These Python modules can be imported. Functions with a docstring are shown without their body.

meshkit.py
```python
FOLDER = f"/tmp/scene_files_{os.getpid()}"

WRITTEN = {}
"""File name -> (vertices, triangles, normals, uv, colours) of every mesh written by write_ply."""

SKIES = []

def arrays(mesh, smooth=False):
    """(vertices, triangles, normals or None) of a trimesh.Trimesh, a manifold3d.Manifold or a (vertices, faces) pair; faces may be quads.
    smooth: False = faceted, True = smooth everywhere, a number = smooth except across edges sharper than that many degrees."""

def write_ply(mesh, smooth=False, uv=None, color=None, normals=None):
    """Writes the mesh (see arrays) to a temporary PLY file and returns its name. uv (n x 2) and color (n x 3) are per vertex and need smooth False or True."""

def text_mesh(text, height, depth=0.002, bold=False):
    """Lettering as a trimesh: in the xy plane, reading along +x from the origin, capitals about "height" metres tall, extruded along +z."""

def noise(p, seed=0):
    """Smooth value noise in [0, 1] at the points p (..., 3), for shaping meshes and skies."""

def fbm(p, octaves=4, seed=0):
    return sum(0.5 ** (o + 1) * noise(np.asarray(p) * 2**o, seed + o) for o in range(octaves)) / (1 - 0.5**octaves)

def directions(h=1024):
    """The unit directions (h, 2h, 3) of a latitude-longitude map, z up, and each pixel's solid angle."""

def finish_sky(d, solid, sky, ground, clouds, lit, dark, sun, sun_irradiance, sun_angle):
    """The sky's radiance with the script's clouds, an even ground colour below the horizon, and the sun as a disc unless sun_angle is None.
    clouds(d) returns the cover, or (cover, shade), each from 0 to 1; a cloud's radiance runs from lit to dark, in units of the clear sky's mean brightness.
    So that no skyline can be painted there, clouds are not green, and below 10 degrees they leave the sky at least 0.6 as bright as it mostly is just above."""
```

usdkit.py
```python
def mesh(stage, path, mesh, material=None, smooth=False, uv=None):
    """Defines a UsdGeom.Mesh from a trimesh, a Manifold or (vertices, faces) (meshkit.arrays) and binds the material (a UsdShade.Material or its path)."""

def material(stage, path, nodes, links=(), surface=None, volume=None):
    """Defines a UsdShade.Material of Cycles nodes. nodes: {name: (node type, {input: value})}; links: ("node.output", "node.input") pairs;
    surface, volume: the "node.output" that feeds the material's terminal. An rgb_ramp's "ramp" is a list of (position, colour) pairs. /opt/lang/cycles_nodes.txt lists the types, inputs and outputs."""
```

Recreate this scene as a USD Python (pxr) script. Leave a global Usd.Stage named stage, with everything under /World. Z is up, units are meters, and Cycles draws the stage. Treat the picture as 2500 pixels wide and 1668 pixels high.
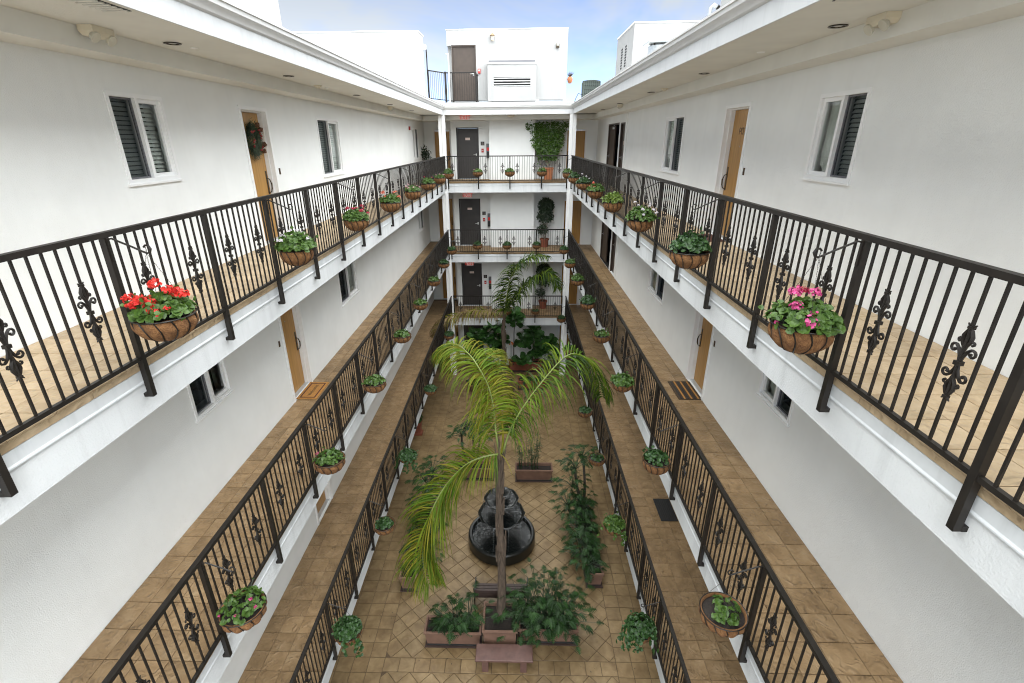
import math, random
import numpy as np
import trimesh, meshkit, usdkit
from shapely.geometry import Polygon, box as sbox
from shapely import affinity
from pxr import Usd, UsdGeom, UsdLux, UsdShade, Gf, Sdf

stage = Usd.Stage.CreateInMemory()
UsdGeom.SetStageUpAxis(stage, 'Z'); UsdGeom.SetStageMetersPerUnit(stage, 1.0)
world = UsdGeom.Xform.Define(stage, '/World'); stage.SetDefaultPrim(world.GetPrim())
UsdGeom.Scope.Define(stage, '/World/Looks')
rng = np.random.default_rng(11)
V = lambda *a: np.array(a, float)

# ------------------------------------------------------------------ camera
CAM = V(0.34238, 0.0, 1.6822)
right = V(0.99961921, 0.0264261, -0.00794339); up = V(-0.00273764, 0.38142002, 0.92439779); fwd = V(-0.02745799, 0.92402404, -0.38134712)
cam = UsdGeom.Camera.Define(stage, '/World/camera')
cam.CreateHorizontalApertureAttr(36.0); cam.CreateFocalLengthAttr(1200.915 / 2500 * 36)
cam.CreateHorizontalApertureOffsetAttr((1250 - 1225.44) / 2500 * 36); cam.CreateVerticalApertureOffsetAttr((838.07 - 834) / 2500 * 36)
mm = Gf.Matrix4d(*right, 0, *up, 0, *(-fwd), 0, *CAM, 1)
cam.AddTransformOp().Set(mm)
cam.CreateExposureAttr(3.32)
cam.CreateClippingRangeAttr((0.05, 5000.0))
# ------------------------------------------------------------------ sky and sun (bright thin overcast)
SUN = V(0.27, -0.20, 0.80); SUN /= np.linalg.norm(SUN)
elev = math.asin(SUN[2]); rot = math.atan2(SUN[0], SUN[1])
dome = UsdLux.DomeLight.Define(stage, '/World/sky')
sky = usdkit.material(stage, '/World/Looks/sky_air', {
    'sky': ('sky_texture', dict(sky_type='single_scattering', sun_disc=False, sun_elevation=elev, sun_rotation=rot, aerosol_density=0.3, air_density=0.25)),
    'tc': ('texture_coordinate', {}), 'mp': ('mapping', dict(scale=(1.0, 1.0, 2.2))),
    'n': ('noise_texture', dict(scale=2.3, detail=6, roughness=0.55, distortion=0.6)),
    'r': ('rgb_ramp', dict(ramp=[(0.36, (.14, .14, .14)), (0.58, (1, 1, 1))])),
    'f': ('math', dict(math_type='multiply', value2=0.85)),
    'bw': ('rgb_to_bw', {}), 'cl': ('vector_math', dict(math_type='scale', vector1=(.975, 1.03, 1.04), scale=1.0)),
    'k': ('math', dict(math_type='multiply_add', value2=0.9, value3=0.45)),
    'mix': ('mix', dict(mix_type='mix')), 'bg': ('background_shader', dict(strength=0.05))},
    [('tc.generated', 'mp.vector'), ('mp.vector', 'n.vector'), ('n.fac', 'r.fac'), ('r.color', 'f.value1'), ('sky.color', 'bw.color'),
     ('bw.val', 'k.value1'), ('k.value', 'cl.scale'), ('f.value', 'mix.fac'), ('sky.color', 'mix.color1'), ('cl.vector', 'mix.color2'), ('mix.color', 'bg.color')], surface='bg.background')
UsdShade.MaterialBindingAPI.Apply(dome.GetPrim()).Bind(sky)
dome.GetPrim().SetCustomDataByKey('kind', 'structure'); dome.GetPrim().SetCustomDataByKey('label', 'pale blue sky with thin white cloud above the roofs'); dome.GetPrim().SetCustomDataByKey('category', 'sky')
sun = UsdLux.DistantLight.Define(stage, '/World/sun')
sun.CreateNormalizeAttr(True); sun.CreateIntensityAttr(0.4); sun.CreateAngleAttr(130.0); sun.CreateColorAttr(Gf.Vec3f(0.975, 1.0, 0.985))
zax = SUN; xax = np.cross(V(0, 1, 0), zax); xax /= np.linalg.norm(xax); yax = np.cross(zax, xax)
sun.AddTransformOp().Set(Gf.Matrix4d(*xax, 0, *yax, 0, *zax, 0, 0, 0, 0, 1))

# ------------------------------------------------------------------ measures (metres; z = 0 is the top walkway)
HW = 2.73            # half the distance between the two long railings
LW, RW = -4.07, 4.06 # long walls
D = 22.62            # far railing
ZF = [0.0, -3.13, -6.269]; ZG = -9.41
FX = 2.785           # slab face
SOFF, ROOF = 2.69, 3.0
Y0, Y1 = -2.2, 25.5

# ------------------------------------------------------------------ helpers
used = {}
def numbered(parent, name):
    k = (parent, name); used[k] = used.get(k, 0) + 1
    return name if used[k] == 1 else f'{name}_{used[k]-1:03d}'
def _tag(p, label=None, cat=None, group=None, kind=None):
    for k, v in (('label', label), ('category', cat), ('group', group), ('kind', kind)):
        if v: p.SetCustomDataByKey(k, v)
    return p
def thing(name, label, cat, group=None, kind=None, loc=None, rotz=0):
    path = '/World/' + numbered('/World', name)
    x = UsdGeom.Xform.Define(stage, path)
    if loc is not None:
        x.AddTranslateOp().Set(Gf.Vec3d(*map(float, loc)))
        if rotz: x.AddRotateZOp().Set(math.degrees(rotz))
    _tag(x.GetPrim(), label, cat, group, kind)
    return path
def sub(parent, name, label=None, kind=None):
    path = parent + '/' + numbered(parent, name)
    _tag(UsdGeom.Xform.Define(stage, path).GetPrim(), label, None, None, kind)
    return path
class MB:
    def __init__(s): s.v, s.f, s.n = [], [], 0
    def add(s, v, f):
        v = np.asarray(v, float).reshape(-1, 3); f = np.asarray(f, int)
        if f.shape[1] == 4: f = np.vstack([f[:, [0, 1, 2]], f[:, [0, 2, 3]]])
        s.v.append(v); s.f.append(f + s.n); s.n += len(v); return s
    def mesh(s, m): return s.add(m.vertices, m.faces)
    def box(s, a, b):
        a, b = np.minimum(a, b), np.maximum(a, b)
        v = [(x, y, z) for x in (a[0], b[0]) for y in (a[1], b[1]) for z in (a[2], b[2])]
        return s.add(v, [(0, 1, 3, 2), (4, 6, 7, 5), (0, 4, 5, 1), (2, 3, 7, 6), (0, 2, 6, 4), (1, 5, 7, 3)])
    def bar(s, p, q, w, h=None, upv=(0, 0, 1)):
        p, q = V(*p), V(*q); h = h or w; d = (q - p) / np.linalg.norm(q - p); u = V(*upv)
        if abs(d @ u) > 0.98: u = V(1, 0, 0)
        r = np.cross(d, u); r /= np.linalg.norm(r); u = np.cross(r, d)
        v = [e + r * w / 2 * i + u * h / 2 * j for e in (p, q) for i, j in ((-1, -1), (1, -1), (1, 1), (-1, 1))]
        return s.add(v, [(3, 2, 1, 0), (4, 5, 6, 7), (0, 1, 5, 4), (1, 2, 6, 5), (2, 3, 7, 6), (3, 0, 4, 7)])
    def tube(s, pts, r, k=6, cap=True):
        P = np.asarray(pts, float); n = len(P); r = np.broadcast_to(r, n).astype(float)
        T = np.gradient(P, axis=0); T /= np.maximum(np.linalg.norm(T, axis=1, keepdims=True), 1e-9)
        u = V(0, 0, 1) if abs(T[0][2]) < 0.9 else V(1, 0, 0); a = np.cross(T[0], u); a /= np.linalg.norm(a)
        ang = np.arange(k) / k * 2 * math.pi; vs = []
        for i in range(n):
            a = a - T[i] * (a @ T[i]); a /= max(np.linalg.norm(a), 1e-9); b = np.cross(T[i], a)
            vs.append(P[i] + r[i] * (np.cos(ang)[:, None] * a + np.sin(ang)[:, None] * b))
        f = [(i * k + j, i * k + (j + 1) % k, (i + 1) * k + (j + 1) % k, (i + 1) * k + j) for i in range(n - 1) for j in range(k)]
        vv = np.vstack(vs); s.add(vv, f)
        if cap:
            s.f.append(np.array([(0, j + 1, j) for j in range(1, k - 1)]) + s.n - len(vv))
            o = (n - 1) * k; s.f.append(np.array([(o, o + j, o + j + 1) for j in range(1, k - 1)]) + s.n - len(vv))
        return s
    def lathe(s, prof, k=32, c=(0, 0, 0), rmod=None):
        prof = np.asarray(prof, float); ang = np.arange(k) / k * 2 * math.pi; n = len(prof)
        m = np.ones((n, k)) if rmod is None else rmod(np.linspace(0, 1, n)[:, None], ang[None, :])
        R = prof[:, :1] * m
        v = np.stack([R * np.cos(ang), R * np.sin(ang), np.broadcast_to(prof[:, 1:2], (n, k))], -1).reshape(-1, 3) + V(*c)
        f = [(i * k + j, i * k + (j + 1) % k, (i + 1) * k + (j + 1) % k, (i + 1) * k + j) for i in range(n - 1) for j in range(k)]
        return s.add(v, f)
    def get(s): return np.vstack(s.v), np.vstack(s.f)
    def build(s, name, mat, parent='/World', xf=None, smooth=False, **tags):
        v, f = s.get()
        if xf is not None:
            A, t = xf; v = v @ A.T + t
            if np.linalg.det(A) < 0: f = f[:, ::-1]
        path = parent + '/' + numbered(parent, name)
        m = usdkit.mesh(stage, path, (v, f), M[mat], smooth=smooth)
        _tag(m.GetPrim(), **tags); return path
def ref(src, name, loc, rotz=0, label=None, cat=None, group=None, scale=None):
    path = '/World/' + numbered('/World', name); x = UsdGeom.Xform.Define(stage, path)
    x.AddTranslateOp().Set(Gf.Vec3d(*map(float, loc))); x.AddRotateZOp().Set(math.degrees(rotz))
    if scale: x.AddScaleOp().Set(Gf.Vec3f(scale, scale, scale))
    x.GetPrim().GetReferences().AddInternalReference(src); x.GetPrim().SetInstanceable(True)
    _tag(x.GetPrim(), label, cat, group); return path
# wall frames: s along the wall, n out of the wall towards the courtyard, z up
XL = (np.array([[0, 1, 0], [1, 0, 0], [0, 0, 1.0]]), V(LW, 0, 0))
XR = (np.array([[0, -1, 0], [1, 0, 0], [0, 0, 1.0]]), V(RW, 0, 0))
def XB(y): return (np.array([[1, 0, 0], [0, -1, 0], [0, 0, 1.0]]), V(0, y, 0))
def wall_mesh(rect, holes, thick):
    """plate in (s,z) with openings; outer face at n=0"""
    P = sbox(*rect)
    for h in holes: P = P.difference(sbox(*h))
    mb = MB()
    for g in getattr(P, 'geoms', [P]):
        m = trimesh.creation.extrude_polygon(g, thick, engine='earcut'); v = np.array(m.vertices)
        mb.add(np.stack([v[:, 0], v[:, 2] - thick, v[:, 1]], -1), np.array(m.faces)[:, ::-1])
    return mb
def text(t, h, xf, at, flip=1, depth=0.003):
    m = meshkit.text_mesh(t, h, depth); v = np.array(m.vertices); w = v[:, 0].max() + v[:, 0].min()
    mb = MB(); mb.add(np.stack([at[0] + flip * (v[:, 0] - w / 2), at[1] + v[:, 2], at[2] + v[:, 1]], -1), m.faces if flip > 0 else np.array(m.faces)[:, ::-1])
    return mb

# ------------------------------------------------------------------ materials
M = {}
def mat(name, color, rough=0.6, vary=0.0, nscale=4.0, bump=0.0, bscale=40.0, metal=0.0, rnd=0.0, spec=0.5, detail=4, bdist=0.01, streak=0.0, isl=0.0, stretch=None, col2=None, coat=0, trans=0):
    c = np.array(color, float); hi = np.clip(c * (1 + vary), 0, 1); lo = c * (1 - vary)
    if col2 is not None: lo, hi = c, np.array(col2, float)
    N = {'p': ('principled_bsdf', dict(roughness=rough, metallic=metal, specular_ior_level=spec, base_color=tuple(c), coat_weight=coat))}; Lk = []
    src = None
    if vary or col2 is not None or bump:
        N['g'] = ('geometry', {}); N['mp'] = ('mapping', dict(scale=stretch or (1, 1, 1))); Lk.append(('g.position', 'mp.vector'))
    if vary or col2 is not None:
        N['n'] = ('noise_texture', dict(scale=nscale, detail=detail, roughness=0.6)); N['r'] = ('rgb_ramp', dict(ramp=[(0.3, tuple(lo)), (0.7, tuple(hi))]))
        Lk += [('mp.vector', 'n.vector'), ('n.fac', 'r.fac')]; src = 'r.color'
    if streak:   # old rain runs and grubby patches
        N['ms'] = ('mapping', dict(scale=(5.5, 5.5, .45))); N['ns'] = ('noise_texture', dict(scale=1.0, detail=5, roughness=.65)); N['rs'] = ('map_range', dict(from_min=.50, from_max=.74, to_min=1.0, to_max=1 - streak, clamp=True))
        N['hs2'] = ('hsv', {}); Lk += [('g.position', 'ms.vector'), ('ms.vector', 'ns.vector'), ('ns.fac', 'rs.value'), ('rs.result', 'hs2.value'), (src, 'hs2.color')]; src = 'hs2.color'
    if isl:   # every leaf or petal its own tone
        N.setdefault('g', ('geometry', {})); N['mi'] = ('map_range', dict(from_min=0, from_max=1, to_min=1 - isl, to_max=1 + isl)); N['hi'] = ('hsv', dict(color=tuple(c)))
        Lk += [('g.random_per_island', 'mi.value'), ('mi.result', 'hi.value')] + ([(src, 'hi.color')] if src else []); src = 'hi.color'
    if rnd:
        N['oi'] = ('object_info', {}); N['mr'] = ('map_range', dict(from_min=0, from_max=1, to_min=1 - rnd, to_max=1 + rnd)); N['hs'] = ('hsv', dict(color=tuple(c)))
        Lk += [('oi.random', 'mr.value'), ('mr.result', 'hs.value')]
        if src: Lk.append((src, 'hs.color'))
        src = 'hs.color'
    if src: Lk.append((src, 'p.base_color'))
    if bump:
        N['bn'] = ('noise_texture', dict(scale=bscale, detail=3, roughness=0.6)); N['b'] = ('bump', dict(strength=bump, distance=bdist))
        Lk += [('mp.vector', 'bn.vector'), ('bn.fac', 'b.height'), ('b.normal', 'p.normal')]
    out = 'p.BSDF'
    if trans:
        N['t'] = ('translucent_bsdf', dict(color=tuple(np.clip(c * 1.6, 0, 1)))); N['m'] = ('mix_closure', dict(fac=trans)); out = 'm.closure'
        Lk += [('p.BSDF', 'm.closure1'), ('t.BSDF', 'm.closure2')]
        if src: Lk.append((src, 't.color'))
    M[name] = usdkit.material(stage, '/World/Looks/' + name, N, Lk, surface=out)
mat('stucco', (.79, .80, .785), .85, vary=.035, nscale=1.3, bump=.5, bscale=85, bdist=.008, spec=.2, streak=.022)
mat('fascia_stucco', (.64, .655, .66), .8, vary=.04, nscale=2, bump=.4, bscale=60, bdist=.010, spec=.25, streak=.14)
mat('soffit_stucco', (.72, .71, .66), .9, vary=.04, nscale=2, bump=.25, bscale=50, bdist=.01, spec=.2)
mat('white_paint', (.82, .82, .81), .45, vary=.02, nscale=3)
mat('fascia_paint', (.62, .63, .63), .5, vary=.03, nscale=3, streak=.12)
mat('gutter_metal', (.64, .635, .62), .55, vary=.03, nscale=2, spec=.25)
mat('flashing', (.60, .62, .63), .45, vary=.08, nscale=3, streak=.16)
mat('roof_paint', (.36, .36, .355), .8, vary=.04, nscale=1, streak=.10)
mat('iron', (.0115, .0090, .0070), .45, spec=.38, vary=.35, nscale=9, bump=.15, bscale=60, bdist=.002)
mat('oak', (.32, .165, .042), .42, col2=(.46, .25, .068), nscale=3.0, detail=6, stretch=(9, 9, .55))
mat('dark_door', (.030, .026, .024), .5, vary=.12, nscale=6)
mat('brown_door', (.052, .036, .026), .45, vary=.12, nscale=6)
mat('bronze', (.06, .045, .03), .35, metal=.7)
mat('steel', (.62, .62, .60), .3, metal=.9)
mat('grout', (.085, .055, .03), .95, vary=.25, nscale=6)
mat('walk_grout', (.125, .084, .047), .95, vary=.25, nscale=6)
mat('soil', (.018, .013, .010), .95, vary=.4, nscale=30, bump=.6, bscale=60)
mat('black_rubber', (.018, .018, .018), .8, vary=.2, nscale=20)
mat('coir', (.115, .048, .016), .95, col2=(.26, .125, .045), nscale=18, detail=6, bump=.9, bscale=85, bdist=.02)
mat('terracotta', (.155, .086, .058), .8, vary=.18, nscale=5, bump=.15, bscale=60)
mat('terracotta_orange', (.36, .13, .055), .75, vary=.12, nscale=5)
mat('terracotta_red', (.22, .065, .035), .75, vary=.15, nscale=5)
mat('red_stone', (.125, .066, .054), .55, vary=.22, nscale=7, detail=7, bump=.15, bscale=80)
mat('black_stone', (.008, .009, .008), .33, vary=.3, nscale=8, bump=.3, bscale=30, bdist=.01)
mat('bench_wood', (.05, .03, .025), .6, vary=.2, nscale=8)
mat('red_plastic', (.42, .035, .03), .4, vary=.08)
mat('grey_box', (.13, .13, .14), .5)
mat('beige_plastic', (.66, .60, .47), .45, vary=.03)
mat('lens', (.58, .56, .48), .25, spec=.5)
mat('dark_hole', (.012, .012, .012), .7)
mat('brass', (.25, .14, .06), .4, metal=.5)
mat('sign_black', (.015, .015, .015), .5)
mat('sign_pale', (.62, .50, .44), .5)
mat('sign_white', (.8, .78, .74), .5)
mat('sign_red', (.62, .03, .025), .5)
mat('number_brown', (.06, .03, .012), .5)
mat('blind', (.80, .82, .78), .5, rnd=.05)
mat('curtain', (.78, .80, .74), .9, vary=.12, nscale=8, trans=.25)
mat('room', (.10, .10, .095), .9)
mat('mat_coir', (.36, .17, .04), .95, vary=.2, nscale=40, bump=.5, bscale=120)
mat('mat_dark', (.075, .022, .012), .95, vary=.2, nscale=30)
mat('mat_brown', (.055, .034, .018), .95, vary=.3, nscale=30)
mat('trunk', (.038, .026, .018), .9, col2=(.165, .12, .085), nscale=9, detail=6, stretch=(6, 6, .5), bump=.8, bscale=18, bdist=.03)
mat('bark', (.055, .042, .032), .9, vary=.3, nscale=14, bump=.5, bscale=30)
mat('bark_pale', (.22, .18, .14), .9, vary=.2, nscale=14)
mat('palm_leaf', (.06, .140, .010), .62, col2=(.22, .29, .022), nscale=1.6, rnd=.08, trans=.25, spec=.18, isl=0.25)
mat('palm_leaf_yellow', (.13, .165, .015), .62, col2=(.33, .28, .03), nscale=1.8, trans=.25, spec=.18, isl=0.25)
mat('palm_leaf_dark', (.022, .058, .012), .62, col2=(.065, .11, .020), nscale=1.5, trans=.2, spec=.18, isl=0.3)
mat('palm_leaf_dry', (.16, .105, .035), .7, col2=(.36, .26, .12), nscale=2.2, trans=.2, isl=0.3)
mat('palm_rib', (.16, .20, .05), .45, vary=.2, nscale=3)
mat('phil_leaf', (.006, .022, .005), .5, col2=(.026, .066, .014), nscale=5, rnd=.3, trans=.1, spec=.25)
mat('phil_stem', (.035, .055, .028), .5, vary=.3)
mat('fig_leaf', (.018, .060, .012), .35, col2=(.05, .125, .025), nscale=5, rnd=.3, trans=.2)
mat('ficus_leaf', (.045, .135, .014), .4, col2=(.18, .35, .035), nscale=9, trans=.2, isl=0.55)
mat('ficus_leaf_dark', (.014, .036, .012), .4, col2=(.04, .08, .025), nscale=9, trans=.15, isl=0.5)
mat('bamboo_leaf', (.030, .070, .022), .5, col2=(.07, .12, .04), nscale=6, trans=.2, isl=0.4)
mat('geranium_leaf', (.045, .115, .016), .5, col2=(.14, .26, .035), nscale=22, trans=.25, isl=0.4)
mat('geranium_leaf_deep', (.013, .055, .010), .5, col2=(.065, .16, .03), nscale=22, trans=.2, isl=0.4)
mat('geranium_leaf_lime', (.09, .17, .02), .5, col2=(.24, .34, .05), nscale=22, trans=.25, isl=0.35)
for n_, c_, c2 in (('red', (.50, .008, .010), (.70, .045, .025)), ('pink', (.60, .25, .30), (.80, .55, .58)), ('magenta', (.48, .015, .14), (.66, .14, .34)), ('crimson', (.30, .008, .035), (.45, .02, .07)),
                   ('white', (.62, .56, .62), (.80, .78, .80)), ('coral', (.62, .07, .04), (.75, .2, .12)), ('yellow', (.6, .5, .05), (.7, .6, .1)), ('orange', (.65, .16, .03), (.75, .25, .05))):
    mat('petal_' + n_, c_, .6, col2=c2, nscale=40, trans=.25)
mat('berry', (.20, .014, .012), .3, vary=.3, nscale=20)
mat('pine', (.02, .05, .02), .6, col2=(.06, .10, .035), nscale=20, isl=0.4)
mat('pine_cone', (.10, .045, .02), .8, vary=.3, nscale=30)
mat('ground_earth', (.22, .20, .17), .95, vary=.2, nscale=.2)
mat('ac_grey', (.028, .038, .034), .5, metal=.2)
mat('ac_grille', (.10, .125, .11), .5)
mat('galvanised', (.55, .58, .60), .4, metal=.5, vary=.06, nscale=4)
mat('exit_face', (.80, .62, .58), .5)
M['exit_red'] = usdkit.material(stage, '/World/Looks/exit_red', {'p': ('principled_bsdf', dict(base_color=(.6, .02, .02), emission_color=(1, .06, .04), emission_strength=.04))}, [], surface='p.BSDF')
# glass and insect screen
M['pane'] = usdkit.material(stage, '/World/Looks/pane', {'f': ('fresnel', dict(IOR=1.5)), 't': ('transparent_bsdf', dict(color=(.88, .92, .90))), 'g': ('glossy_bsdf', dict(roughness=.02, color=(1, 1, 1))), 'm': ('mix_closure', {})},
    [('f.fac', 'm.fac'), ('t.BSDF', 'm.closure1'), ('g.BSDF', 'm.closure2')], surface='m.closure')
M['screen'] = usdkit.material(stage, '/World/Looks/screen', {'d': ('diffuse_bsdf', dict(color=(.02, .024, .026))), 't': ('transparent_bsdf', dict(color=(1, 1, 1))), 'm': ('mix_closure', dict(fac=.48))},
    [('t.BSDF', 'm.closure1'), ('d.BSDF', 'm.closure2')], surface='m.closure')
M['water'] = usdkit.material(stage, '/World/Looks/water', {'p': ('principled_bsdf', dict(base_color=(.006, .008, .008), roughness=.06, specular_ior_level=.6)), 'g': ('geometry', {}),
    'n': ('noise_texture', dict(scale=9, detail=3, distortion=1.2)), 'b': ('bump', dict(strength=.55, distance=.05))}, [('g.position', 'n.vector'), ('n.fac', 'b.height'), ('b.normal', 'p.normal')], surface='p.BSDF')
def tile_mat(name, c1, c2, c3, bump, rough, scale=5.0, bd=.02):
    M[name] = usdkit.material(stage, '/World/Looks/' + name, {
        'g': ('geometry', {}), 'oi': ('object_info', {}), 'n': ('noise_texture', dict(scale=3.2, detail=7, roughness=.62, distortion=.4)),
        'r': ('rgb_ramp', dict(ramp=[(.28, c1), (.52, c2), (.75, c3)])), 'n2': ('noise_texture', dict(scale=.55, detail=3)), 'mr2': ('map_range', dict(from_min=.3, from_max=.7, to_min=.80, to_max=1.13)),
        'mr': ('map_range', dict(from_min=0, from_max=1, to_min=.91, to_max=1.09)), 'mu': ('math', dict(math_type='multiply')), 'hs': ('hsv', {}),
        'off': ('combine_xyz', {}), 'o9': ('math', dict(math_type='multiply', value2=37.0)), 'va': ('vector_math', dict(math_type='add')),
        'v': ('noise_texture', dict(scale=scale, detail=5, roughness=.6, distortion=1.2, type='ridged_multifractal', use_normalize=True)), 'b': ('bump', dict(strength=bump, distance=bd)),
        'p': ('principled_bsdf', dict(roughness=rough, specular_ior_level=.35))},
        [('oi.random', 'o9.value1'), ('o9.value', 'off.x'), ('o9.value', 'off.y'), ('g.position', 'va.vector1'), ('off.vector', 'va.vector2'), ('va.vector', 'n.vector'), ('va.vector', 'v.vector'),
         ('g.position', 'n2.vector'), ('n2.fac', 'mr2.value'), ('oi.random', 'mr.value'), ('mr.result', 'mu.value1'), ('mr2.result', 'mu.value2'), ('n.fac', 'r.fac'), ('r.color', 'hs.color'), ('mu.value', 'hs.value'), ('hs.color', 'p.base_color'),
         ('v.fac', 'b.height'), ('b.normal', 'p.normal')], surface='p.BSDF')
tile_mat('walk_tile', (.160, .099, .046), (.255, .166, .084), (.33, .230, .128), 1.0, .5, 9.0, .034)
tile_mat('walk_tile_lit', (.33, .235, .135), (.46, .345, .215), (.55, .425, .28), .55, .5, 9.0, .04)  # copy of walk_tile with the top level's stronger light put into its colour
tile_mat('court_tile', (.130, .082, .038), (.215, .146, .072), (.285, .205, .108), .4, .42, 4.0)

# ================================================================== SETTING
g = MB(); n = 24
xs = np.linspace(-300, 300, n); gx, gy = np.meshgrid(xs, xs, indexing='ij')
g.add(np.stack([gx, gy + 12, np.full_like(gx, ZG - .06)], -1).reshape(-1, 3), [(i * n + j, (i + 1) * n + j, (i + 1) * n + j + 1, i * n + j + 1) for i in range(n - 1) for j in range(n - 1)])
g.build('ground', 'ground_earth', kind='structure', label='bare ground under and around the building', category='ground') if False else g.build('ground', 'ground_earth', kind='structure', label='bare ground under and around the building', cat='ground')

def tile_box(mb, poly, z0, z1):
    """poly (convex, 2D) raised to z1 with a small chamfer"""
    c = np.array(poly.exterior.coords)[:-1]
    if not poly.exterior.is_ccw: c = c[::-1]
    inner = poly.buffer(-.004, join_style=2)
    if inner.is_empty or inner.geom_type != 'Polygon' or len(inner.exterior.coords) - 1 != len(c): ci = c.mean(0) + (c - c.mean(0)) * .97
    else:
        ci = np.array(inner.exterior.coords)[:-1]
        if not inner.exterior.is_ccw: ci = ci[::-1]
        k = np.argmin(np.linalg.norm(ci - c[0], axis=1)); ci = np.roll(ci, -k, axis=0)
    m = len(c); v = np.vstack([np.c_[c, np.full(m, z0)], np.c_[c, np.full(m, z1 - .003)], np.c_[ci, np.full(m, z1)]])
    f = []
    for j in range(m):
        k = (j + 1) % m
        f += [(j, k, m + k), (j, m + k, m + j), (m + j, m + k, 2 * m + k), (m + j, 2 * m + k, 2 * m + j)]
    f += [(2 * m, 2 * m + j, 2 * m + j + 1) for j in range(1, m - 1)]
    mb.add(v, f)

# courtyard paving
court = thing('courtyard_floor', 'tan stone paving of the courtyard, diagonal field with a straight border', 'paving', kind='structure')
MB().box((LW, -7.0, ZG - .05), (RW, 25.5, ZG - .012)).build('mortar_bed', 'grout', court)
T = .357; tiles = []
def put(poly):
    p = poly.buffer(-.0065, join_style=2)
    if not p.is_empty and p.area > .004: tiles.append(p)
ys = 7.71 + np.arange(-14, 52) * T
for k in range(4):
    for sgn in (-1, 1):
        for yy in ys:
            if yy < 3 or yy > 25.2: continue
            a, b = 2.66 + k * T, min(2.66 + (k + 1) * T, 4.06)
            put(sbox(min(sgn * a, sgn * b), yy, max(sgn * a, sgn * b), yy + T))
def straight_row(y0):
    x = -2.66
    for i in range(15): put(sbox(x + i * 5.32 / 15, y0, x + (i + 1) * 5.32 / 15, y0 + .33))
straight_row(7.38); straight_row(21.05)
for (ya, yb) in ((2.835, 7.38), (7.71, 21.05), (21.38, 25.2)):
    field = sbox(-2.66, ya, 2.66, yb); dd = .505
    for i in range(-2, 14):
        for j in range(-2, 32):
            for o in (0, .5):
                cx, cy = -2.66 + .1245 + (i + o) * dd, ya + (j + o + .5) * dd
                q = Polygon([(cx - dd / 2, cy), (cx, cy - dd / 2), (cx + dd / 2, cy), (cx, cy + dd / 2)]).intersection(field)
                if not q.is_empty and q.geom_type == 'Polygon' and q.area > .01: put(q)
def vis(p):
    c = p.centroid; return (c.y > 6.9) and abs(c.x) < 3.6
tiles.sort(key=lambda p: (not vis(p), math.hypot(p.centroid.y, 1.3 * p.centroid.x)))
near_t, rest = tiles[:300], [p for p in tiles[300:] if p.centroid.y > 6]
for p in near_t:
    mb = MB(); tile_box(mb, p, ZG - .03, ZG + rng.uniform(-.0015, .0015)); mb.build('tile', 'court_tile', court)
mb = MB()
for p in rest: tile_box(mb, p, ZG - .03, ZG + rng.uniform(-.0015, .0015))
mb.build('paving_tiles', 'court_tile', court, kind='stuff')

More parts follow.
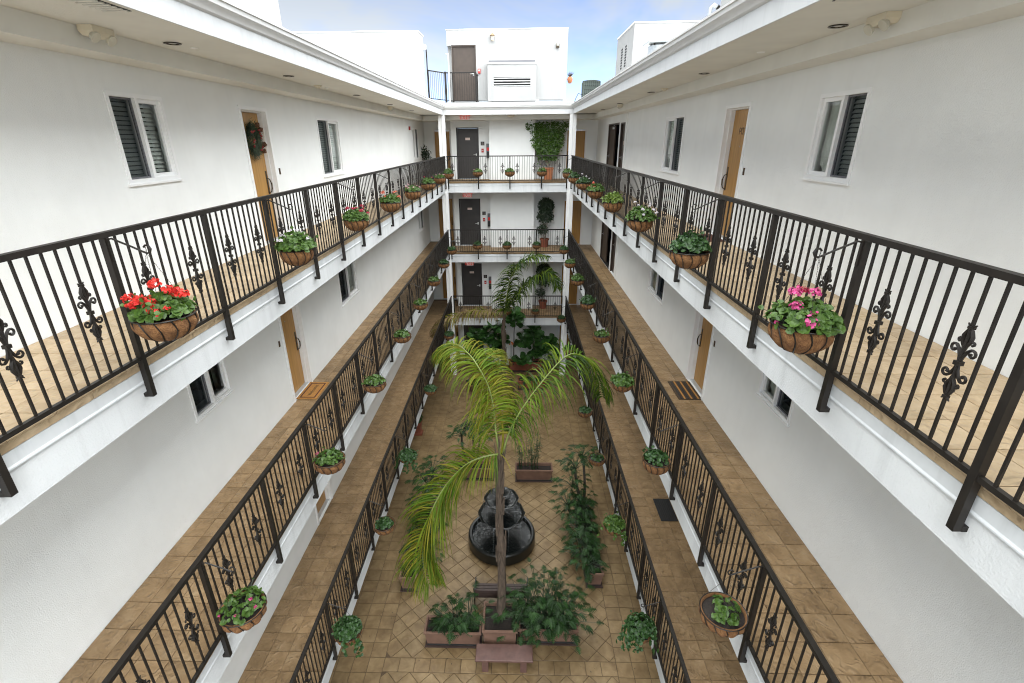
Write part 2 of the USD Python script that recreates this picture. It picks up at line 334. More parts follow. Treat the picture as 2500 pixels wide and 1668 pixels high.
# walkways
fl = ['top', 'third', 'second']
wnames = {(-1, 0): 'top walkway along the left wall', (1, 0): 'top walkway along the right wall', (-1, 1): 'middle walkway along the left wall', (1, 1): 'middle walkway along the right wall', (-1, 2): 'lowest raised walkway along the left wall', (1, 2): 'lowest raised walkway along the right wall'}
tp = .333
for k, z in enumerate(ZF):
    for sg in (-1, 1):
        w = thing('walkway', 'tan stamped tile floor of the ' + wnames[(sg, k)], 'walkway', kind='structure')
        W_ = abs(LW) if sg < 0 else RW
        MB().box((sg * 2.80, Y0, z - .03), (sg * (W_ - .002), Y1 - .01, z - .012)).build('mortar_bed', 'walk_grout', w)
        xs = [2.775, 3.13, 3.463, 3.796, W_ - .003]; y_st = (1.15, 2.6, 3.6)[k]
        yy = y_st
        while yy < Y1 - .4:
            for a, b in zip(xs[:-1], xs[1:]):
                mb = MB(); lo, hi = sorted((sg * (a + .0035), sg * (b - .0035))); tile_box(mb, sbox(lo, yy + .0035, hi, yy + tp - .0035), z - .02, z + rng.uniform(-.001, .001)); mb.build('tile', 'walk_tile' if k else 'walk_tile_lit', w)
            yy += tp
    w = thing('walkway', 'tan tile floor of the far cross walkway on the ' + ('top level', 'middle level', 'lowest raised level')[k], 'walkway', kind='structure')
    MB().box((-2.772, D + .066, z - .03), (2.858, Y1 - .01, z - .012)).build('mortar_bed', 'walk_grout', w)
    nx = 17
    for i in range(nx):
        for j in range(5):
            a = -2.770 + i * 5.54 / nx; y = D + .047 + j * tp
            mb = MB(); tile_box(mb, sbox(a + .003, y + .003, a + 5.54 / nx - .003, y + tp - .003), z - .02, z); mb.build('tile', 'walk_tile', w)

# ================================================================== BUILDING WINGS
left = thing('apartment_wing', 'long white stucco wing on the left with oak doors and sliding windows', 'building')
rightw = thing('apartment_wing', 'long white stucco wing on the right with oak doors and curtained windows', 'building')
far = thing('apartment_wing', 'white stucco end wing across the courtyard with dark stair doors', 'building')
WL = [(5.78, 6.68, 1.26, 2.20), (11.81, 13.22, .955, 2.17), (22.62, 23.86, .96, 2.19)]
WRn = [(5.87, 6.77, 1.215, 2.155), (12.0, 13.44, .95, 2.16)]
DL = (8.52, 9.46, 0.0, 2.23); DR = (8.70, 9.70, 0.0, 2.21)
def sheet(s0, s1, n_, z0, z1):
    return MB().add([(s0, n_, z0), (s1, n_, z0), (s1, n_, z1), (s0, n_, z1)], [(0, 3, 2, 1)])
def window(parent, xf, w, z, screen_first, blind, slats=True, label=None):
    s0, s1, z0, z1 = w[0], w[1], w[2] + z, w[3] + z; mid = (s0 + s1) / 2
    t = sub(parent, 'window', label); fr = .035
    mb = MB()
    for a, b in (((s0 - .012, z0 - .012), (s0 + fr, z1 + .012)), ((s1 - fr, z0 - .012), (s1 + .012, z1 + .012)), ((s0 + fr, z1 - fr), (s1 - fr, z1 + .012)), ((s0 + fr, z0 - .012), (s1 - fr, z0 + fr))):
        mb.box((a[0], -.14, a[1]), (b[0], .012, b[1]))
    mb.box((s0 - .03, -.02, z0 - .035), (s1 + .03, .03, z0 - .0125))
    mb.build('frame', 'white_paint', t, xf)
    MB().box((mid - .022, -.115, z0 + fr), (mid + .022, .006, z1 - fr)).build('mullion', 'white_paint', t, xf)
    a, b = (mid + .022, s1 - fr) if screen_first else (s0 + fr, mid - .022)
    sw = .045; mb = MB()
    for p, q in (((a, z0 + fr), (a + sw, z1 - fr)), ((b - sw, z0 + fr), (b, z1 - fr)), ((a + sw, z1 - fr - sw), (b - sw, z1 - fr)), ((a + sw, z0 + fr), (b - sw, z0 + fr + sw))):
        mb.box((p[0], -.075, p[1]), (q[0], -.02, q[1]))
    mb.build('sash', 'white_paint', t, xf)
    sheet(a + sw, b - sw, -.05, z0 + fr + sw, z1 - fr - sw).build('pane', 'pane', t, xf)
    c, d = (s0 + fr, mid - .022) if screen_first else (mid + .022, s1 - fr)
    sheet(c, d, -.09, z0 + fr, z1 - fr).build('pane', 'pane', t, xf)
    mb = MB()
    for p, q in (((c, z0 + fr), (c + .02, z1 - fr)), ((d - .02, z0 + fr), (d, z1 - fr)), ((c + .02, z1 - fr - .02), (d - .02, z1 - fr)), ((c + .02, z0 + fr), (d - .02, z0 + fr + .02))): mb.box((p[0], -.06, p[1]), (q[0], -.035, q[1]))
    mb.build('screen_frame', 'grey_box', t, xf)
    sheet(c + .02, d - .02, -.048, z0 + fr + .02, z1 - fr - .02).build('insect_screen', 'screen', t, xf)
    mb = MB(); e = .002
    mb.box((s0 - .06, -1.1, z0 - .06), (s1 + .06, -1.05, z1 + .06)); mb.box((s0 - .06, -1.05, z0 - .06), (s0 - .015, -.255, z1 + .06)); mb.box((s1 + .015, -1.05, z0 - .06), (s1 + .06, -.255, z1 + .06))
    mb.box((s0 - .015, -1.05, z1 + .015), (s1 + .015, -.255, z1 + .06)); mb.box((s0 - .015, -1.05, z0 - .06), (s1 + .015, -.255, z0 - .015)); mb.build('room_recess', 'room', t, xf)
    if slats:
        nz = int((z1 - z0) / .05)
        for i in range(nz):
            zz = z0 + .03 + (i + .5) * (z1 - z0 - .06) / nz
            sa, sb_ = (s0 + .03, s1 - .03) if not blind else (c + .005, d - .005)
            MB().bar((sa, -.125, zz), (sb_, -.125, zz), .004, .046, (0, -.62, .78)).build('slat', 'blind', t, xf)
    if blind:   # curtain behind the clear half
        a2, b2 = (a, b); mb = MB(); nn = 18; vs = []
        for i in range(nn):
            u = i / (nn - 1); s = a2 + (b2 - a2) * u; dep = -.118 - .012 * math.sin(u * 34); lowz = z0 + .02 + (.22 * (z1 - z0) * (abs(u - .5) * 2) ** 1.5 if blind == 'swag' else 0)
            vs += [(s, dep, z1 - .03), (s, dep, lowz)]
        mb.add(vs, [(2 * i, 2 * i + 1, 2 * i + 3, 2 * i + 2) for i in range(nn - 1)]); mb.build('curtain', 'curtain', t, xf)
def oak_door(parent, xf, w, z, number=None, flip=1, hinge_low=True, label=None, lever=True):
    s0, s1, z0, z1 = w[0], w[1], w[2] + z, w[3] + z; t = sub(parent, 'door', label); c = .055
    mb = MB()
    for a, b in (((s0 - .0, z0), (s0 + c, z1)), ((s1 - c, z0), (s1 + .0, z1)), ((s0 + c, z1 - c), (s1 - c, z1))): mb.box((a[0], -.06, a[1]), (b[0], .018, b[1]))
    for a, b in (((s0 + .02, z0), (s0 + c + .022, z1 - c)), ((s1 - c - .022, z0), (s1 - .02, z1 - c)), ((s0 + c + .022, z1 - c - .022), (s1 - c - .022, z1 - c - .0005))): mb.box((a[0], -.17, a[1]), (b[0], -.0605, b[1]))
    mb.build('frame', 'white_paint', t, xf)
    MB().box((s0 + c + .026, -.175, z0 + .02), (s1 - c - .026, -.13, z1 - c - .026)).build('leaf', 'oak', t, xf)
    MB().box((s0 + .004, -.18, z0 + .001), (s1 - .004, -.05, z0 + .018)).build('threshold', 'galvanised', t, xf)
    sh = s1 - c - .085 if hinge_low else s0 + c + .085
    mb = MB().box((sh - .022, -.13, z0 + .80), (sh + .022, -.124, z0 + 1.20))
    mb.tube([(sh, -.125, z0 + 1.08), (sh, -.08, z0 + 1.06), (sh, -.055, z0 + .98), (sh, -.06, z0 + .90), (sh, -.08, z0 + .84), (sh, -.125, z0 + .82)], [.007, .009, .012, .012, .009, .007], 6)
    mb.build('handle', 'bronze', t, xf)
    MB().lathe([(.012, 0), (.012, .006), (0, .006)], 10).build('peephole', 'steel', t, (xf[0] @ np.array([[1, 0, 0], [0, 0, 1], [0, -1, 0.]]), xf[0] @ V((s0 + s1) / 2, -.128, z0 + 1.55) + xf[1]))
    if number:
        text(number, .11, xf, ((s0 + s1) / 2 + (-.0), -.130, z0 + 1.74), flip).build('number', 'number_brown', t, xf)
def flush_door(parent, xf, w, z, matn, plate=None, lever_high=True, name='door', label=None, depth=.08):
    s0, s1, z0, z1 = w[0], w[1], w[2] + z, w[3] + z; t = sub(parent, name, label); c = .05
    mb = MB()
    for a, b in (((s0, z0), (s0 + c, z1)), ((s1 - c, z0), (s1, z1)), ((s0 + c, z1 - c), (s1 - c, z1))): mb.box((a[0], -depth - .05, a[1]), (b[0], -.01, b[1]))
    mb.build('frame', matn, t, xf)
    MB().box((s0 + c + .004, -depth - .045, z0 + .012), (s1 - c - .004, -depth, z1 - c - .004)).build('leaf', matn, t, xf)
    sh = s1 - c - .08 if lever_high else s0 + c + .08; dr = -1 if lever_high else 1
    mb = MB().box((sh - .025, -depth, z0 + 1.0), (sh + .025, -depth + .012, z0 + 1.12)); mb.tube([(sh, -depth, z0 + 1.07), (sh, -depth + .05, z0 + 1.07), (sh + dr * .03, -depth + .055, z0 + 1.07), (sh + dr * .13, -depth + .055, z0 + 1.065)], .011, 6)
    mb.build('handle', 'steel', t, xf)
    MB().box((s0 + c, -depth - .05, z0 + .0005), (s1 - c, -depth + .02, z0 + .011)).build('threshold', 'galvanised', t, xf)
    if plate:
        p0 = (s0 + s1) / 2
        MB().box((p0 - .11, -depth, z0 + 1.70), (p0 + .11, -depth + .005, z0 + 1.80)).build('plate', 'sign_pale', t, xf)
    return t
# left wing walls
holesL = [(w[0], w[2] + z, w[1], w[3] + z) for w in WL + [DL] for z in ZF]
wall_mesh((Y0, ZG - .04, Y1 + .3, ROOF - .005), holesL, .25).build('wall', 'stucco', left, XL)
ddA, ddB = (18.4, 19.22, 0, 2.22), (19.42, 21.72, 0, 2.24)
holesR = [(w[0], w[2] + z, w[1], w[3] + z) for w in WRn + [DR, ddA, ddB] for z in ZF]
wall_mesh((Y0, ZG - .04, 24.75, ROOF - .005), holesR, .25).build('wall', 'stucco', rightw, XR)
for k, z in enumerate(ZF):
    window(left, XL, WL[0], z, True, None, k == 0); window(left, XL, WL[1], z, True, 'plain' if k else None, k == 0); window(left, XL, WL[2], z, False, 'plain', False)
    oak_door(left, XL, DL, z, None)
    window(rightw, XR, WRn[0], z, True, 'swag', k == 0); window(rightw, XR, WRn[1], z, True, 'swag' if k == 0 else 'plain', k == 0)
    oak_door(rightw, XR, DR, z, 'P01' if k == 0 else None, -1)
    t = flush_door(rightw, XR, ddA, z, 'brown_door', None, True, 'service_door')
    MB().box((18.78, -.08, z + 1.50), (18.90, -.075, z + 1.62)).build('notice', 'sign_pale', t, XR)
    t = sub(rightw, 'service_door', 'dark brown door standing open over a black closet')
    mb = MB().box((19.42, -.2, z + 0), (19.47, -.01, z + 2.24)); mb.box((21.67, -.2, z), (21.72, -.01, z + 2.24)); mb.box((19.47, -.2, z + 2.19), (21.67, -.01, z + 2.24)); mb.build('frame', 'brown_door', t, XR)
    MB().box((20.60, -.12, z + .012), (21.66, -.07, z + 2.16)).build('leaf', 'brown_door', t, XR)
    mb = MB().box((21.50, -.07, z + 1.0), (21.56, -.06, z + 1.12)); mb.tube([(21.53, -.07, z + 1.06), (21.53, .0, z + 1.06), (21.42, .005, z + 1.06)], .011, 6); mb.build('handle', 'steel', t, XR)
    MB().box((20.66, -.07, z + 2.04), (20.95, -.03, z + 2.11)).build('door_closer', 'galvanised', t, XR)
    mb = MB().box((19.47, -1.2, z), (20.6, -1.15, z + 2.3)); mb.box((19.40, -1.2, z), (19.45, -.26, z + 2.3)); mb.box((21.7, -1.2, z), (21.75, -.26, z + 2.3)); mb.box((19.45, -1.15, z + 2.25), (21.7, -.26, z + 2.3)); mb.box((20.6, -1.2, z), (21.7, -1.15, z + 2.3)); mb.box((19.45, -1.15, z - .03), (21.7, -.001, z + .005)); mb.build('closet', 'dark_hole', t, XR)
MB().box((17.98, 0, ZF[0]), (18.03, .025, 2.5)).build('corner_trim', 'stucco', rightw, XR)
MB().box((17.98, 0, ZF[1]), (18.03, .025, -.5)).build('corner_trim', 'stucco', rightw, XR)

# slabs, flashing, roof, eaves for the two long wings
for sg, par, W_ in ((-1, left, 4.07), (1, rightw, 4.06)):
    S = np.array([[sg, 0, 0], [0, 1, 0], [0, 0, 1.0]]); X = (S, V(0, 0, 0))
    ylist = np.arange(Y0, 22.6, 3.05)
    for z in ZF:
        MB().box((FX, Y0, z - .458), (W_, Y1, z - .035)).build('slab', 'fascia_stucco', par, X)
        ys_ = list(ylist) + [22.66]
        for a in np.arange(Y0, 22.0, 1.332): MB().box((2.7745, a + .003, z - .0635), (2.7995, min(a + 1.329, 22.66), z - .0145)).build('nosing', 'walk_tile_lit' if z == 0 else 'walk_tile', par, X)
        for a, b in zip(ys_[:-1], ys_[1:]):
            pf = [(2.80, z - .062), (FX - .001, z - .070), (FX - .001, z - .168), (FX - .016, z - .180), (FX - .016, z - .170), (FX - .008, z - .158), (FX - .007, z - .072)]
            n_ = len(pf); mb = MB(); mb.add([(p[0], y, p[1]) for y in (a + .001, b - .001) for p in pf], [(i, (i + 1) % n_, n_ + (i + 1) % n_, n_ + i) for i in range(n_)]); mb.build('flashing', 'flashing', par, X)
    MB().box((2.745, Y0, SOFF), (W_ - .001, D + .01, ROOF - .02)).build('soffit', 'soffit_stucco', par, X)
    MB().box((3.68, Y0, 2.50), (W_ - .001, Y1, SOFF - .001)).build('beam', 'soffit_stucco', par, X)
    MB().box((W_ + .001 if True else 0, Y0, ROOF - .3), (14, Y1 + 8, ROOF)).build('roof', 'roof_paint', par, X)
    MB().box((2.72, Y0, SOFF - .012), (2.744, D + .0, 2.872)).build('fascia', 'fascia_paint', par, X)
    pf = [(2.80, 2.868), (2.715, 2.868), (2.69, 2.885), (2.67, 2.925), (2.635, 2.955), (2.630, 3.0), (2.615, 3.005), (2.615, 3.03), (2.635, 3.034), (2.66, 3.02), (2.80, 3.025)]
    n_ = len(pf); mb = MB()
    pts_ = [(p[0], Y0, p[1]) for p in pf] + [(p[0], 22.62 - (2.73 - p[0]) if p[0] < 2.73 else 22.62, p[1]) for p in pf]
    mb.add(pts_, [(i, (i + 1) % n_, n_ + (i + 1) % n_, n_ + i) for i in range(n_)]); mb.build('gutter', 'gutter_metal', par, X, smooth=25)

# far wing
holesA = [(-2.40, z, -1.37, z + 2.235) for z in ZF + [ZG]]
wall_mesh((-2.65, ZG - .04, -.87, ROOF - .005), holesA, 1.2).build('wall', 'stucco', far, XB(24.4))
wall_mesh((-.869, ZG - .04, 1.2, ROOF - .006), [], 1.6).build('wall', 'stucco', far, XB(23.9))
dFR, dFL = (2.62, 3.60, 0, 2.16), (-3.66, -2.78, 0, 2.19)
wall_mesh((1.2, ZG - .04, RW + .3, ROOF - .004), [(dFR[0], z, dFR[1], z + dFR[3]) for z in ZF + [ZG]], .25).build('wall', 'stucco', far, XB(24.5))
wall_mesh((LW - .2, ZG - .04, -2.65, ROOF - .007), [(dFL[0], z, dFL[1], z + dFL[3]) for z in ZF + [ZG]], .25).build('wall', 'stucco', far, XB(25.5))
for z in ZF + [ZG]:
    t = flush_door(far, XB(24.4), (-2.40, -1.37, 0, 2.235), z, 'dark_door', True, True, 'stair_door')
    oak_door(far, XB(24.5), dFR, z, None, 1, False); oak_door(far, XB(25.5), dFL, z, None, 1, True)
for z in ZF:
    MB().box((-2.784, D + .07, z - .455), (2.784, Y1, z - .036)).build('slab', 'fascia_stucco', far)
    for i in range(4): MB().box((-2.65 + i * 1.31, D + .0475, z - .0635), (-2.65 + i * 1.31 + 1.304, D + .0655, z - .0145)).build('nosing', 'walk_tile', far)
    pf = [(D + .069, z - .064), (D + .069, z - .155), (D + .052, z - .166), (D + .052, z - .156), (D + .060, z - .146), (D + .061, z - .066)]
    n_ = len(pf); mb = MB(); mb.add([(x, p[0], p[1]) for x in (-2.66, 2.60) for p in pf], [(i, n_ + i, n_ + (i + 1) % n_, (i + 1) % n_) for i in range(n_)]); mb.build('flashing', 'flashing', far)
MB().box((-2.744, D + .015, SOFF + .0005), (2.744, Y1, ROOF - .02)).build('soffit', 'soffit_stucco', far)
MB().box((-3.679, 23.2, 2.501), (3.679, Y1, SOFF - .002)).build('beam', 'soffit_stucco', far)
MB().box((-4.069, D - .0, ROOF - .019), (4.059, 36, ROOF + .001)).build('roof', 'roof_paint', far)
MB().box((-2.719, D - .012, SOFF - .012), (2.719, D + .012, 2.872)).build('fascia', 'fascia_paint', far)
pf = [(D + .07, 2.868), (D - .015, 2.868), (D - .04, 2.885), (D - .06, 2.925), (D - .095, 2.955), (D - .10, 3.0), (D - .115, 3.005), (D - .115, 3.03), (D - .095, 3.034), (D - .07, 3.02), (D + .07, 3.025)]
n_ = len(pf); mb = MB(); mb.add([(sgn * (2.73 - max(0, D - p[0])), p[0], p[1]) for sgn in (-1, 1) for p in pf], [(i, n_ + i, n_ + (i + 1) % n_, (i + 1) % n_) for i in range(n_)]); mb.build('gutter', 'gutter_metal', far, smooth=25)
for sg in (-1, 1):
    a, b = (-2.94, -2.66) if sg < 0 else (2.59, 2.87); m_ = (a + b) / 2
    MB().box((a, D - .0, ZG), (m_ - .006, D + .2, SOFF - .013)).build('column', 'white_paint', far)
    MB().box((m_ - .006, D + .03, ZG), (m_ + .006, D + .2, SOFF - .013)).build('downpipe_gap', 'flashing', far)
    MB().box((m_ + .006, D - .02, ZG), (b, D + .2, SOFF - .013)).build('column', 'white_paint', far)

# ================================================================== RAILINGS
def curl(cx, cz, r0, r1, a0, a1, n=10):
    a = np.radians(np.linspace(a0, a1, n)); r = np.linspace(r0, r1, n); return [(cx + q * math.cos(t), cz + q * math.sin(t)) for q, t in zip(r, a)]
def ornament_mesh():
    mb = MB(); T2 = lambda pts, r: mb.tube([(x, 0, z) for x, z in pts], np.array(r) * 1.3, 5)
    for v in (1, -1):
        for sx in (1, -1):
            f = lambda L_: [(sx * x, v * z) for x, z in L_]
            T2(f([(0, .205), (.012, .185), (.026, .155), (.024, .125), (.010, .10), (0, .085)]), [.004, .007, .008, .008, .007, .005])   # bulb petal
            T2(f([(.004, .005), (.012, .04), (.028, .075), (.048, .092)] + curl(.056, .070, .024, .010, 100, -190, 9)), [.006, .007, .007, .007] + [.006] * 7 + [.008, .009])   # large scroll
            T2(f([(.004, .07), (.014, .105), (.030, .13)] + curl(.040, .122, .013, .006, 130, -120, 6)), .0055)                                 # small scroll
            T2(f([(0, .198), (.010, .207), (.026, .222)]), [.007, .006, .003])
        mb.bar((0, 0, v * .195), (0, 0, v * .21), .026); mb.tube([(0, 0, v * .205), (0, 0, v * .228)], [.010, .003], 5)
    mb.bar((0, 0, -.012), (0, 0, .012), .034); mb.tube([(0, 0, -.2), (0, 0, .2)], .010, 6)
    return mb
ORN = ornament_mesh().get()
def railing(label, xf, s_a, s_b, posts, orn, hooks, step=None, group=None, ends=True):
    t = thing('railing', label, 'railing', group); zb = .055
    MB().box((s_a, -.026, 1.035), (s_b, .026, 1.075)).build('handrail', 'iron', t, xf)
    MB().box((s_a, -.016, zb - .016), (s_b, .016, zb + .016)).build('bottom_rail', 'iron', t, xf)
    for p in posts:
        mb = MB().box((p - .023, -.0225, -.295), (p + .023, .0225, 1.0345)); mb.box((p - .024, -.075, -.2955), (p + .024, -.0226, -.262)); mb.build('post', 'iron', t, xf)
    allp = sorted(posts); b = []
    for p, q in zip(allp[:-1], allp[1:]):
        nb = max(1, round((q - p) / .1054)); b += [p + (q - p) * i / nb for i in range(1, nb)]
    p = allp[0] - .1054
    while p > s_a + .02: b.append(p); p -= .1054
    p = allp[-1] + .1054
    while p < s_b - .02: b.append(p); p += .1054
    b = sorted(b)
    for s in b: MB().box((s - .0072, -.0072, zb + .0161), (s + .0072, .0072, 1.0345)).build('baluster', 'iron', t, xf)
    for o in orn:
        if not b: continue
        s = min(b, key=lambda x: abs(x - o)); mb = MB(); mb.add(ORN[0] + V(s, 0, .553), ORN[1]); mb.build('scroll_ornament', 'iron', t, xf, smooth=40)
    for h in hooks:
        mb = MB(); L_ = .29
        mb.tube([(h, .0226, 1.02), (h, .06, 1.028), (h, .12, 1.0), (h, .20, .965), (h, .27, .930), (h, .30, .918), (h, .325, .925), (h, .337, .950), (h, .325, .975), (h, .30, .978), (h, .285, .962)], .0075, 6)
        mb.bar((h, .028, .86), (h, .028, 1.03), .02, .010, (0, 1, 0)); mb.build('basket_bracket', 'iron', t, xf)
    return t
XRL = (np.array([[0, 1, 0], [1, 0, 0], [0, 0, 1.0]]), V(-HW, 0, 0)); XRR = (np.array([[0, -1, 0], [1, 0, 0], [0, 0, 1.0]]), V(HW, 0, 0))
def at(xf, z): return (xf[0], xf[1] + V(0, 0, z))
XRF = (np.array([[1, 0, 0], [0, -1, 0], [0, 0, 1.0]]), V(0, D, 0))
def side_rail(label, xf, z, y0, s, i0, i1, hook_ids, o1=.33, o2=.945):
    posts = [y0 + s * i for i in range(i0, i1 + 1)]; orn = [p + o for p in [y0 + s * (i0 - 1)] + posts for o in (s * .25, s * .75)]
    orn = [o for o in orn if posts[0] - .9 < o < 22.5]
    hooks = [y0 + s * i for i in hook_ids]
    railing(label, at(xf, z), posts[0] - .62, 22.598, posts, orn, hooks, group=None); return hooks
hL4 = side_rail('dark iron railing of the top left walkway, nearest on the left', XRL, ZF[0], 3.608, 1.265, -2, 15, range(0, 15, 2))
hR4 = side_rail('dark iron railing of the top right walkway, nearest on the right', XRR, ZF[0], 3.423, 1.265, -2, 15, range(0, 15, 2))
hL3 = side_rail('dark iron railing of the middle left walkway', XRL, ZF[1], 3.537, 1.265, -1, 15, range(0, 15, 2))
hR3 = side_rail('dark iron railing of the middle right walkway', XRR, ZF[1], 3.593, 1.265, -1, 15, range(0, 15, 2))
hL2 = side_rail('dark iron railing of the lowest left walkway above the paving', XRL, ZF[2], 5.685, 1.2224, -2, 13, (0, 2, 4, 7, 11))
hR2 = side_rail('dark iron railing of the lowest right walkway above the paving', XRR, ZF[2], 5.819, 1.188, -2, 14, (0, 2, 4, 6, 10, 13))
FP = {0: [-2.62, -1.30, .08, 1.46, 2.56], 1: [-2.62, -1.39, -.055, 1.285, 2.56], 2: [-2.62, -1.39, -.055, 1.285, 2.56]}
ORNF = {0: [-2.40, -1.02, -.25, .40, 1.15, 2.25], 1: [-2.35, -1.05, -.37, .29, .95, 2.25], 2: [-2.3, -1.02, -.37, .29, .95, 2.2]}
for k in range(3):
    railing('dark iron railing of the far cross walkway on the ' + ('top level', 'middle level', 'lowest raised level')[k], at(XRF, ZF[k]), -2.655, 2.585, FP[k], ORNF[k], FP[k][1:4])

# ================================================================== HANGING BASKETS
def leaf_disc(mb, c, nrm, r, k=7, rg=rng):
    nrm = nrm / np.linalg.norm(nrm); a = np.cross(nrm, V(0.3, .5, .8)); a /= max(np.linalg.norm(a), 1e-6); b = np.cross(nrm, a); ph = rg.uniform(0, 6.28)
    t = ph + np.arange(k) / k * 2 * math.pi; rr = r * (1 + .12 * np.sin(t * 3 + ph))
    ring = c + rr[:, None] * (np.cos(t)[:, None] * a + np.sin(t)[:, None] * b) + nrm * r * .28
    mb.add(np.vstack([c, ring]), [(0, 1 + j, 1 + (j + 1) % k) for j in range(k)])
def flower_head(c, r, rg, petals=22):
    mb = MB()
    for _ in range(petals):
        d = rg.normal(size=3); d[2] = abs(d[2]) * .9 - .25; d /= np.linalg.norm(d)
        leaf_disc(mb, c + d * r * rg.uniform(.5, 1.05), d + rg.normal(size=3) * .45, r * rg.uniform(.19, .32), 5, rg)
    return mb
def basket(label, pos, leafmat, nleaf, height, spread, flowers, seed, trail=0, facing=0.0, near=False, sparse=False):
    rg = np.random.default_rng(seed); x, y, z = pos
    t = thing('hanging_basket', label, 'hanging basket', None, loc=(x, y, z)); kx = rg.uniform(.94, 1.07); R, Hh = .208 * kx, .215 * rg.uniform(.93, 1.05); spread *= .81; height *= .90; flowers = [(c_, .81 * x_, .81 * y_, .86 * z_, .80 * r_) for c_, x_, y_, z_, r_ in flowers]     # origin: rim centre
    t_ = np.linspace(0, 1, 11); prof = [(R * (1 - (1 - a) ** 2.3) ** .5, -Hh * (1 - a)) for a in t_]
    prof[0] = (.004, -Hh); nl = 12
    bulge = lambda u, a: 1 - .06 + .15 * np.abs(np.cos((a - .16 * np.sin(u * math.pi)) * nl / 2)) ** .8 * np.sin(np.clip(.08 + u * .9, 0, 1) * math.pi) ** .7 + .012 * np.sin(a * 5 + u * 9)
    mb = MB().lathe(prof, 72 if near else 48, rmod=bulge); mb.lathe([(R, 0), (R * .94, .006), (R * .92, -.03)], 48); mb.build('coir_liner', 'coir', t, smooth=True)
    wm = MB(); wr = .0055
    for i in range(nl):
        a = (i + .5) / nl * 2 * math.pi * 1; pts = []
        for u in np.linspace(0.02, 1, 8):
            q = (R * (1 - (1 - u) ** 2.3) ** .5) * .965 + .006; tw = a + .16 * math.sin(u * math.pi)
            pts.append((q * math.cos(tw), q * math.sin(tw), -Hh * (1 - u)))
        wm.tube(pts, wr, 4)
    ring = [(R * 1.02 * math.cos(a), R * 1.02 * math.sin(a), .002) for a in np.linspace(0, 2 * math.pi, 37)]; wm.tube(ring, .006, 5, False)
    wm.build('wire_frame', 'iron', t)
    MB().lathe([(R * .925, -.035), (R * .5, -.022), (.001, -.018)], 24).build('soil', 'soil', t)
    ch = MB()
    for i in range(3):
        a = facing + i * 2.094; p0 = V(R * math.cos(a), R * math.sin(a), 0); p1 = V(0, 0, .49); nlk = 34 if near else 0
        if nlk:
            for j in range(nlk):
                u0, u1 = j / nlk, (j + .8) / nlk; w_ = V(-math.sin(a), math.cos(a), 0) * (.004 if j % 2 else 0) + V(0, 0, 0); ch.tube([p0 + (p1 - p0) * u0, p0 + (p1 - p0) * (u0 + u1) / 2 + w_, p0 + (p1 - p0) * u1], .0022, 3)
        else: ch.tube([p0, p1], .0022, 3)
    ch.tube([(0, 0, .49), (.006, 0, .52), (0, 0, .545), (-.008, 0, .54)], .003, 4); ch.build('chain', 'iron', t)
    fo, st = MB(), MB()
    for i in range(nleaf):
        a = rg.uniform(0, 6.283); rr = spread * math.sqrt(rg.uniform(.02, 1)); top = height * (1 - (rr / spread) ** 2 * .75) * rg.uniform(.45, 1.0)
        if sparse and rg.uniform() < .5: a = 2.2 + rg.normal() * .7
        c = V(rr * math.cos(a), rr * math.sin(a), max(.015, top) + (0 if rr < R else -.02 * rg.uniform(0, 1.4)))
        leaf_disc(fo, c, V(math.cos(a) * rr / spread * .8, math.sin(a) * rr / spread * .8, .75) + rg.normal(size=3) * .38, rg.uniform(.017, .035) if near else rg.uniform(.020, .040), 7, rg)
        if rg.uniform() < .06:
            c = c * V(1.25, 1.25, 1.0) + V(0, 0, rg.uniform(-.02, .08)); leaf_disc(fo, c, rg.normal(size=3) + V(0, 0, .6), .022, 7, rg); st.tube([V(c[0] * .35, c[1] * .35, .0), c], .0025, 3)
        if i % 5 == 0: st.tube([V(c[0] * .35, c[1] * .35, -.02), V(c[0] * .8, c[1] * .8, c[2] * .6), c], .003, 3)
    for i in range(trail):
        a = rg.uniform(-1.3, 1.3) + facing; ln = rg.uniform(.1, .34)
        for j in range(7): leaf_disc(fo, V(math.cos(a) * (R + .05 + .012 * j), math.sin(a) * (R + .05 + .012 * j), .03 - ln * j / 6) + rg.normal(size=3) * .018, V(math.cos(a), math.sin(a), .5) + rg.normal(size=3) * .4, rg.uniform(.02, .04), 7, rg)
    fo.build('foliage', leafmat, t)
    if st.n: st.build('stems', 'phil_stem', t)
    for (colr, dx, dy, dz, r) in flowers:
        flower_head(V(dx, dy, dz), r, rg, 40 if near else 18).build('flower_head', 'petal_' + colr, t)
    return t
def fl_(colr, n, seed, r=.035, h=.2, sp=.2):
    rg = np.random.default_rng(seed); out = []
    for i in range(n):
        a = rg.uniform(0, 6.28); q = sp * math.sqrt(rg.uniform(.1, 1)); out.append((colr, q * math.cos(a), q * math.sin(a), h * (1 - .5 * (q / sp) ** 2) * rg.uniform(.8, 1.25), r * rg.uniform(.75, 1.2)))
    return out
RIMZ = .43; OX = .295
ordn = ['nearest', 'second', 'third', 'fourth', 'fifth', 'sixth', 'seventh', 'farthest']
G, GD, GLm = 'geranium_leaf', 'geranium_leaf_deep', 'geranium_leaf_lime'
red0 = [('red', .03, -.06, .30, .062), ('red', -.22, -.10, .17, .06), ('red', -.16, -.16, .13, .06), ('red', -.08, -.12, .16, .075), ('red', .0, -.13, .14, .06), ('red', .05, -.19, .09, .055), ('red', .13, -.02, .24, .06), ('red', .16, .04, .19, .062), ('red', .24, .02, .18, .052), ('red', .15, -.14, .10, .035), ('red', .22, -.10, .05, .035), ('red', -.02, -.2, .04, .045), ('red', .10, -.20, .05, .04)]
